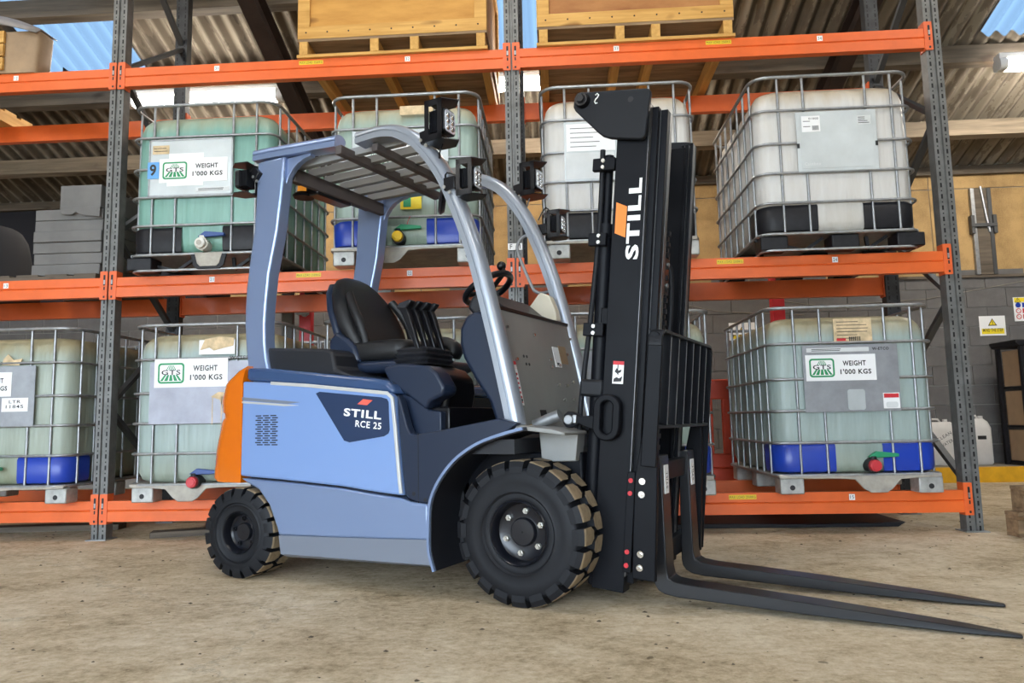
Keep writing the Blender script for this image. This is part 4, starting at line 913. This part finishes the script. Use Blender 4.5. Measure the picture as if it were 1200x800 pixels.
q = MB(); q.box(-1.47, -1.33, -.40, .345, 2.045, 2.075); q.box(-1.36, -1.33, -.40, .345, 2.0, 2.075); F('rear_header', q, 'guard_under', .006)
q = MB(); q.box(-.995, -.955, -.47, .40, 2.055, 2.10); F('cross_beam', q, 'guard_under', .005)
q = MB(); q.box(-.80, -.765, -.43, .37, 2.045, 2.085); F('cross_beam', q, 'guard_under', .005)
for w_ in (-.35,-.225,-.10,.025,.15,.275):
    q = MB(); q.box(-1.39, -.66, w_-.018, w_+.018, 2.078, 2.120); F('roof_slat', q, 'guard_slat', .004)
# grab handle on the far pillar
q = MB(); q.tube(catmull([(-.355,.40,1.755),(-.40,.40,1.752),(-.435,.40,1.72),(-.438,.40,1.66),(-.36,.40,1.47),(-.335,.40,1.435),(-.30,.40,1.422),(-.235,.40,1.43)], 4), .009, 8); F('grab_handle', q, 'guard_slat', smooth=60)
# work lamps ---------------------------------------------------------
def lamp(u, w_, z, rz=0, s=1.0):
    L_ = dict(loc=(u, w_, z), rot=(0,0,rz))
    q = MB(); a, h = .045*s, .095*s
    q.box(-a, a, -.062*s, -.058*s, -h, -h+.03*s); q.box(-a, a, -.062*s, -.058*s, h-.03*s, h); q.box(-a, -a+.022*s, -.062*s, -.058*s, -h, h); q.box(a-.022*s, a, -.062*s, -.058*s, -h, h)
    q.prism([(-a,-.062*s),(a,-.062*s),(a+.055*s,.0),(a,.06*s),(-a,.06*s)], -h, -h+.004, 'z'); q.prism([(-a,-.062*s),(a,-.062*s),(a+.055*s,.0),(a,.06*s),(-a,.06*s)], h-.004, h, 'z')
    br = F('lamp_bracket', q, 'black_gloss', **L_)
    q = MB()
    for k in range(6): q.box(-.03*s+k*.008*s, -.026*s+k*.008*s, -.045*s, .045*s, -.05*s, .05*s)
    tag(F('lamp_fins', q, 'mast_black', 0, br), kind='stuff')
    q = MB(); q.prism(rrect(-.048*s, .048*s, -.058*s, .058*s, .02*s), .018*s, .05*s, 'x'); F('lamp_housing', q, 'black_gloss', .004, br)
    q = MB(); q.prism(rrect(-.040*s, .040*s, -.050*s, .050*s, .016*s), .049*s, .053*s, 'x'); F('lamp_lens', q, 'lens_white', 0, br)
    for y, zz in ((-.018,.025),(.018,.025),(-.018,-.002),(.018,-.002),(-.018,-.03),(.018,-.03)):
        q = MB(); q.lathe([(.013*s,.0),(.012*s,.003),(.005*s,.001)], (.053*s, y*s, zz*s), X_, 12); F('lamp_led', q, 'chrome', 0, br)
    return br
lamp(-.372, -.47, 2.075); lamp(-.225, -.47, 1.79, .1, .85); lamp(-.36, .43, 2.07); lamp(-.215, .43, 1.795, .1, .8); lamp(-1.575, -.50, 2.02, PI+.25, .85)
for u, w_, z, a in ((-.455,-.475,2.0,.9),(-.33,-.475,1.76,1.0),(-.44,.41,2.0,.9),(-.30,.41,1.75,1.0),(-1.52,-.48,2.02,.2)):
    q = MB(); q.bar((u-.03*math.cos(a), w_, z+.03*math.sin(a)), (u+.05*math.sin(a), w_, z+.05*math.cos(a)), .06, .03, (0,1,0)); F('lamp_mount', q, 'black_gloss', .004)
    for e in (-.012, .016): q = MB(); q.cyl((u+e, w_-.018, z-e), (u+e, w_-.012, z-e), .008, n=8); F('mount_bolt', q, 'nut_steel')
for pts in ([(-.36,-.47,1.98),(-.37,-.48,1.94),(-.40,-.44,1.91)], [(-.25,-.47,1.80),(-.32,-.50,1.83),(-.36,-.45,1.80)], [(-.37,.42,1.97),(-.40,.41,1.88),(-.41,.38,1.85)], [(-.22,.42,1.83),(-.27,.42,1.90),(-.31,.40,1.83)]):
    q = MB(); q.tube(catmull(pts, 4), .004, 6); F('lamp_cable', q, 'black_gloss')
q = MB(); q.lathe([(.01,-.02),(.05,-.018),(.066,.0),(.05,.012),(.01,.014)], (-.425,-.385,1.75), (-.75,-.55,.1), 20); F('mirror', q, 'black_gloss', sc=None) if 0 else F('mirror', q, 'black_gloss', smooth=50)
# beacon under the rear of the roof
q = MB(); q.lathe([(.055,0),(.062,.012),(.05,.025)], (-1.46,-.20,1.985), Z_, 20); bc = F('beacon', q, 'mast_black', smooth=40)
q = MB(); q.lathe([(.034,.025),(.036,.04),(.034,.085),(.02,.092)], (-1.46,-.20,1.985), Z_, 16); F('beacon_lens', q, 'amber', 0, bc, smooth=40)
q = MB(); q.box(-1.43, -1.34, -.22, .06, 1.985, 2.05); F('beacon_box', q, 'black_gloss', .01, bc)
# fenders and front axle ----------------------------------------------
fo = catmull([(.049,.710),(-.036,.691),(-.156,.653),(-.26,.594),(-.333,.523),(-.381,.451),(-.403,.388),(-.409,.30),(-.408,.20),(-.383,.117)], 4)
def offs(P, d):
    out = []
    for i, p in enumerate(P):
        a = P[max(i-1, 0)]; b = P[min(i+1, len(P)-1)]; t_ = Vector((b[0]-a[0], b[1]-a[1])).normalized(); out.append((p[0]-t_.y*d, p[1]+t_.x*d))
    return out
fi = offs(fo, .016)
for s in (-1, 1):
    q = MB(); q.prism(fo+fi[::-1], s*.533, s*.30); p_ = F('front_fender', q, 'dark_plastic', smooth=40)
    q = MB(); q.prism(fo+offs(fo, .012)[::-1], s*.545, s*.533); F('fender_lip', q, 'silver_floor_reflect', 0, p_, smooth=40)
    q = MB(); q.prism([(-.408,.38),(-.37,.43),(-.36,.2),(-.30,.15),(-.383,.117),(-.408,.2)], s*.31, s*.30); F('fender_wall', q, 'dark_plastic', 0, p_)
    q = MB(); q.prism([(.0,.715),(.05,.712),(.16,.70),(.215,.685),(.215,.675),(.05,.694),(.0,.698)], s*.50, s*.27); F('fender_top', q, 'bulkhead_steel', .003)
    q = MB(); q.prism([(.02,.69),(.20,.69),(.185,.565),(.03,.56)], s*.33, s*.25); F('axle_bracket', q, 'bulkhead_steel', .004)
q = MB(); q.box(-.36, .20, -.295, .295, .13, .60); F('front_axle', q, 'mast_black', .01)
# wheels ---------------------------------------------------------------
def wheel(u, wc, R, wid, rim, nl, nuts, name, rz=0, near=True):
    h = wid/2; s = -1 if wc < 0 else 1
    q = MB(); c_ = R-.030
    q.lathe([(rim*.93,-h*.55),(rim,-h*.86),(rim+.012,-h*.93),(rim+.028,-h*.90),(rim+.036,-h*.97),(rim+.044,-h*.93),(rim+(c_-rim)*.55,-h*1.0),(c_-.012,-h*.98),(c_,-h*.88),(c_,h*.88),(c_-.012,h*.98),(rim+.03,h*.9),(rim,h*.86),(rim*.93,h*.55)], (0,0,0), Y_, 48, cap=False)
    w_ = F(name, q, 'rubber', loc=(u, wc, R), rot=(0,0,rz), smooth=50)
    lug = MB(); al = 2*PI/nl*.39
    def lp(y, r0, aw):
        return [( (r)*math.sin(a), y, (r)*math.cos(a)) for r, a in [(r0, -aw), (r0, aw)]]
    sec = [(-h*1.0, R-.050, R-.026, al*.95), (-h*.90, R-.045, R-.004, al*.95), (-h*.82, R-.04, R, al*.95), (-h*.30, R-.04, R, al*.95), (-h*.06, R-.04, R, al*.45)]
    rings = []
    for y, ri_, ro, aw in sec:
        aw2 = aw; rings.append([(r*math.sin(a), y, r*math.cos(a)) for r, a in ((ri_,-aw2),(ro,-aw2),(ro,-aw2*.33),(ro,aw2*.33),(ro,aw2),(ri_,aw2))])
    lug.loft(rings)
    for i, f in enumerate(lug.f):
        vs = [Vector(lug.v[k]) for k in f]
        if all(math.hypot(v.x, v.z) > R-.006 for v in vs): lug.m[i] = 1
    lm = lug.mesh('tread_lug', 25)
    if near:
        for k in range(nl):
            for sd in (0, 1):
                a = 2*PI*(k+.5*sd)/nl; o = link('tread_lug', lm, w_, ['rubber', 'tread_dust'], rot=(0, a, PI*sd))
    else:
        al_ = MB()
        for k in range(nl):
            for sd in (0, 1):
                M_ = Matrix.Rotation(2*PI*(k+.5*sd)/nl, 3, 'Y') @ Matrix.Rotation(PI*sd, 3, 'Z'); al_.add([M_ @ Vector(v) for v in lug.v], lug.f)
        tag(F('tread_lugs', al_, 'rubber', 0, w_, smooth=25), kind='stuff')
    y = s*h
    q = MB(); q.lathe([(rim*1.03,y*.86),(rim*.98,y*.93),(rim*.93,y*.86),(rim*.88,y*.45),(rim*.80,y*.38),(rim*.45,y*.38),(rim*.44,y*.50),(rim*.40,y*.55),(.004,y*.56)], (0,0,0), Y_, 40, cap=False); F('rim', q, 'wheel_black', 0, w_, smooth=40)
    if near:
        for k in range(nuts):
            a = 2*PI*(k+.35)/nuts; rr = rim*.66; p = (rr*math.cos(a), y*.36, rr*math.sin(a))
            q = MB(); q.cyl((p[0], p[1], p[2]), (p[0], y*.52, p[2]), .0125, n=6); q.cyl((p[0], y*.5, p[2]), (p[0], y*.60, p[2]), .008, .007, 10); F('wheel_nut', q, 'nut_steel' if nuts == 6 else 'wheel_black', 0, w_)
    return w_
wheel(0, -.405, .289, .21, .128, 20, 6, 'front_wheel'); wheel(0, .405, .289, .21, .128, 20, 6, 'front_wheel', near=False)
wheel(-1.515, -.478, .217, .19, .098, 18, 5, 'rear_wheel', .095); wheel(-1.515, .39, .215, .165, .098, 18, 5, 'rear_wheel', .095, near=False)
# mast, leaning slightly forward -----------------------------------------
KR = math.atan(.096); MR = dict(rot=(0, KR, 0))
def Mf(name, mb, mt, bevel=0, parent=None, **k): return obj(name, mb, mt, parent or fk, bevel, rot=(0,0,0) if parent else (0, KR, 0), **k)
for s in (-1, 1):
    def chan(name, u0, u1, wo, wi, z0, z1, mt, t_=.016):
        a, b = s*wo, s*wi; q = MB(); ti = -s*t_
        q.prism([(u0, a), (u1, a), (u1, b), (u1-t_, b), (u1-t_, a+ti), (u0+t_, a+ti), (u0+t_, b), (u0, b)], z0, z1, 'z'); return Mf(name, q, mt, .003)
    ou = chan('mast_outer_rail', .222, .357, .31, .235, .085, 2.075, 'mast_black')
    chan('mast_middle_rail', .240, .385, .275, .205, .12, 2.065, 'mast_black'); chan('mast_inner_rail', .265, .415, .245, .175, .13, 2.06, 'mast_black')
    for u, w0, w1, z1 in ((.3575,.245,.308,2.07),(.3855,.212,.248,2.06),(.4155,.178,.212,2.055)):
        q = MB(); q.box(u-.002, u+.0015, s*w0, s*w1, .15, z1); Mf('rail_edge', q, 'rail_wear_highlight')
    q = MB(); q.cyl((.185, s*.255, .25), (.175, s*.255, 1.55), .032, n=16); q.cyl((.175, s*.255, 1.55), (.172, s*.255, 1.88), .020, n=12); q.cyl((.175, s*.255, 1.52), (.175, s*.255, 1.58), .036, n=16); Mf('lift_cylinder', q, 'mast_black', smooth=40)
    q = MB(); q.tube(catmull([(.12, s*.27, .45), (.115, s*.275, .8), (.14, s*.28, 1.2), (.155, s*.28, 1.6), (.15, s*.28, 1.9)], 4), .012, 8); Mf('hydraulic_hose', q, 'rubber', smooth=60)
    for z, a in ((1.80, .07), (1.48, .05), (1.10, .06)):
        q = MB(); q.box(.12, .12+a+.03, s*.29, s*.315, z, z+.055); cb = Mf('cylinder_clamp', q, 'mast_black', .004)
        for e in (.012, .04): q = MB(); q.cyl((.17, s*.316, z+e), (.17, s*.326, z+e), .008, n=8); Mf('clamp_bolt', q, 'nut_steel', 0, cb)
    q = MB(); q.box(.12, .225, s*.25, s*.318, .848, .92); Mf('mast_bracket', q, 'mast_grey', .012)
    tpl = [(.028,2.10),(.036,2.127),(.058,2.142),(.340,2.120),(.362,2.115),(.369,2.10),(.356,1.925),(.350,1.912),(.335,1.907),(.205,1.925),(.17,1.938),(.142,1.961),(.038,2.062),(.028,2.08)]
    q = MB(); q.prism(tpl, s*.345, s*.320); t_ = Mf('mast_head_plate', q, 'mast_grey', .005)
    q = MB(); q.cyl((.072, s*.34, 2.10), (.072, s*.372, 2.10), .034, .030, 20); q.cyl((.072, s*.37, 2.10), (.072, s*.385, 2.10), .020, n=6); Mf('head_bolt', q, 'black_gloss', .003, t_)
    q = MB(); q.cyl((.285, s*.3455, 2.08), (.285, s*.3465, 2.08), .012, n=16); Mf('head_hole', q, 'slot_dark', 0, t_)
    if s < 0:
        q = MB(); q.tube([(.128, -.3465, 2.118), (.136, -.3465, 2.125), (.143, -.3465, 2.117), (.138, -.3465, 2.107), (.13, -.3465, 2.100), (.126, -.3465, 2.090), (.131, -.3465, 2.082), (.139, -.3465, 2.084)], .0028, 6); Mf('hook_mark', q, 'still_white', 0, t_)
        text('STILL', 'still_white', ou, (.343, -.3108, 1.418), Z_, (-1,0,0), .338, .056, .035)
        q = MB(); q.prism([(.236,1.66),(.283,1.640),(.283,1.51),(.236,1.53)], -.3112, -.3098); Mf('mast_flash', q, 'still_orange', 0, ou)
        q = MB(); q.box(.262, .308, -.3118, -.3098, .908, .985); stt = Mf('crush_label', q, 'paper_white', 0, ou); q = MB(); q.box(.262, .308, -.3119, -.3098, .985, 1.0); Mf('crush_label', q, 'sticker_red', 0, ou)
        q = MB(); q.prism([(.27,.957),(.278,.972),(.286,.962),(.30,.967),(.296,.955),(.287,.951),(.286,.942),(.28,.95)], -.3124, -.3117); q.box(.281,.285,-.3124,-.3117,.955,.985); Mf('crush_picture', q, 'ink', 0, ou)
        q = MB(); q.prism([(.266,.915),(.30,.918),(.304,.94),(.29,.93),(.28,.935),(.268,.928)], -.3124, -.3117); Mf('crush_picture', q, 'ink', 0, ou)
        # tilt ring and arm
    ang = [2*PI*i/28 for i in range(28)]
    def oval(a, b, zc, hh): return [(.258+a*math.cos(t2), zc+(hh if math.sin(t2) > 0 else -hh)+b*math.sin(t2)) for t2 in ang]
    o1 = oval(.058,.056,.770,.038); o2 = oval(.025,.025,.770,.042)
    q = MB(); L = []
    n = len(o1); vs = [(x, s*y, z) for y in (.312,.352) for P_ in (o1, o2) for x, z in P_]; fs = []
    for i in range(n):
        j = (i+1) % n; fs += [(2*n+i, 2*n+j, 3*n+j, 3*n+i), (i, n+i, n+j, j), (i, j, 2*n+j, 2*n+i), (n+i, 3*n+i, 3*n+j, n+j)]
    q.add(vs, fs); rg = Mf('tilt_ring', q, 'mast_black', .006)
    q = MB(); q.prism([(.07,.765),(.085,.782),(.11,.782),(.145,.766),(.205,.775),(.205,.715),(.165,.725),(.14,.735),(.11,.715),(.085,.715),(.07,.73)], s*.345, s*.318); Mf('tilt_arm', q, 'mast_black', .004, rg)
    q = MB(); q.cyl((.098, s*.345, .748), (.098, s*.362, .748), .020, n=16); Mf('tilt_pin', q, 'galv', .003, rg)
    q = MB(); q.box(.112, .130, s*.345, s*.352, .735, .77); Mf('tilt_pin_lock', q, 'galv', .003, rg)
    q = MB(); q.cyl((.12, s*.33, .757), (.00, s*.33, .715), .024, n=16); tc_ = F('tilt_cylinder', q, 'galv', smooth=40); q = MB(); q.cyl((.03, s*.33, .722), (-.03, s*.33, .700), .013, n=10); F('hose_fitting', q, 'brass', 0, tc_)
    # carriage side
    q = MB(); q.prism([(.356,.563),(.388,.566),(.392,.174),(.357,.176)], s*.338, s*.31); ip = Mf('roller_plate', q, 'mast_black', .003)
    for z in (.531,.481,.254,.202):
        q = MB(); q.lathe([(.0095,0),(.0095,.003),(.005,.003),(.005,.001)], (.372, s*.338, z), (0, s, 0), 14); Mf('plate_plug', q, 'sticker_red', 0, ip)
    q = MB(); q.prism([(.428,.775),(.475,.778),(.485,.62),(.500,.166),(.408,.166),(.398,.545),(.405,.613)], s*.372, s*.345); sp_ = Mf('carriage_side', q, 'mast_black', .004)
    for z, u in ((.538,.432),(.488,.432),(.263,.44),(.212,.44)):
        q = MB(); q.cyl((u, s*.372, z), (u, s*.384, z), .015, .013, 16); q.cyl((u, s*.384, z), (u, s*.388, z), .007, n=6); Mf('carriage_bolt', q, 'chrome', 0, sp_)
for z in (.35, 1.15, 1.97):
    q = MB(); q.box(.19, .225, -.30, .30, z, z+.07); Mf('mast_tie', q, 'mast_black', .005)
q = MB(); q.box(.20, .35, -.30, .30, .09, .17); Mf('mast_foot', q, 'mast_black', .008)
# chain, rollers between the rails
q = MB()
for k in range(40):
    z = .62+k*.024; q.box(.388-.006*(k % 2), .404+.006*(k % 2), -.112, -.088, z, z+.020)
tag(Mf('lift_chain', q, 'mast_grey'), kind='stuff')
q = MB(); q.box(.36, .405, -.14, -.07, 1.30, 1.46); ca = Mf('chain_anchor', q, 'black_gloss', .006)
for z in (1.34, 1.43): q = MB(); q.cyl((.405, -.105, z), (.413, -.105, z), .010, n=10); Mf('anchor_bolt', q, 'galv', 0, ca)
q = MB(); q.tube(catmull([(.38,-.05,1.45),(.40,-.03,1.40),(.405,-.02,1.2),(.39,-.02,.9)], 4), .013, 8); Mf('hydraulic_hose', q, 'rubber', smooth=60)
# carriage bars and load backrest
for z0, z1 in ((.17,.26),(.52,.60)):
    q = MB(); q.box(.405, .445, -.36, .36, z0, z1); Mf('carriage_bar', q, 'mast_black', .005)
for w0, w1, zb in ((-.43,-.415,.60),(.40,.415,.17)):
    q = MB(); q.prism([(.436,zb),(.497,zb),(.497,1.06),(.492,1.09),(.48,1.112),(.452,1.118),(.440,1.10)], w0, w1); Mf('backrest_side', q, 'mast_black', .004)
q = MB(); q.sweep([(.470,w_,z) for w_, z in [(-.43,1.06),(-.428,1.09),(-.415,1.112),(-.39,1.12),(0,1.12),(.375,1.12),(.40,1.112),(.413,1.09),(.415,1.06)]], [(-.006,-.026),(.006,-.026),(.006,.026),(-.006,.026)], (1,0,0)); Mf('backrest_top', q, 'mast_grey', .002)
q = MB(); q.box(.445, .495, -.415, .40, .745, .757); Mf('backrest_rail', q, 'mast_grey', .002)
for k in range(1, 7):
    w_ = -.422+.832*k/7; q = MB(); q.box(.446, .495, w_-.005, w_+.005, .757, 1.116); bb_ = Mf('backrest_bar', q, 'mast_black', .001); q = MB(); q.box(.495, .4965, w_-.004, w_+.004, .757, 1.105); Mf('bar_highlight', q, 'rail_wear_highlight', 0, bb_)  # lighter front strip on each bar, an edge highlight put into colour
q = MB(); q.prism([(.405,.60),(.46,.60),(.475,.78),(.428,.78)], .36, .40); Mf('backrest_bracket', q, 'mast_black', .004)
# forks
for wc in (-.17, .255):
    h = .055
    def fl(pts): return [(x, z) for x, z in pts]
    out = [(.512,.585),(.470,.585),(.462,.10),(.466,.075),(.480,.055),(.505,.042),(.56,.034),(1.05,.018),(1.50,.006),(1.675,.003),(1.675,.013),(1.50,.028),(1.05,.059),(.60,.086),(.545,.093),(.523,.105),(.517,.14)]
    q = MB(); n = len(out)
    a = [(x, wc-h*(1 if x < 1.35 else (1-.75*(x-1.35)/.325)), z) for x, z in out]; b = [(x, wc+h*(1 if x < 1.35 else (1-.75*(x-1.35)/.325)), z) for x, z in out]
    q.add(a+b, [tuple(range(n)), tuple(range(2*n-1, n-1, -1))]+[(i, i+n, (i+1) % n+n, (i+1) % n) for i in range(n)])
    fo_ = F('fork', q, 'fork_black', .004)
    q = MB(); q.box(.5135, .517, wc-.028, wc+.028, .43, .545); F('fork_label', q, 'paper_white', 0, fo_); text('STILL', 'ink', fo_, (.5178, wc+.012, .45), Z_, (0,-1,0), .07, .022, .01)
    q = MB(); q.box(.455, .475, wc-.045, wc+.045, .585, .60); F('fork_hook', q, 'mast_black', .003, fo_)
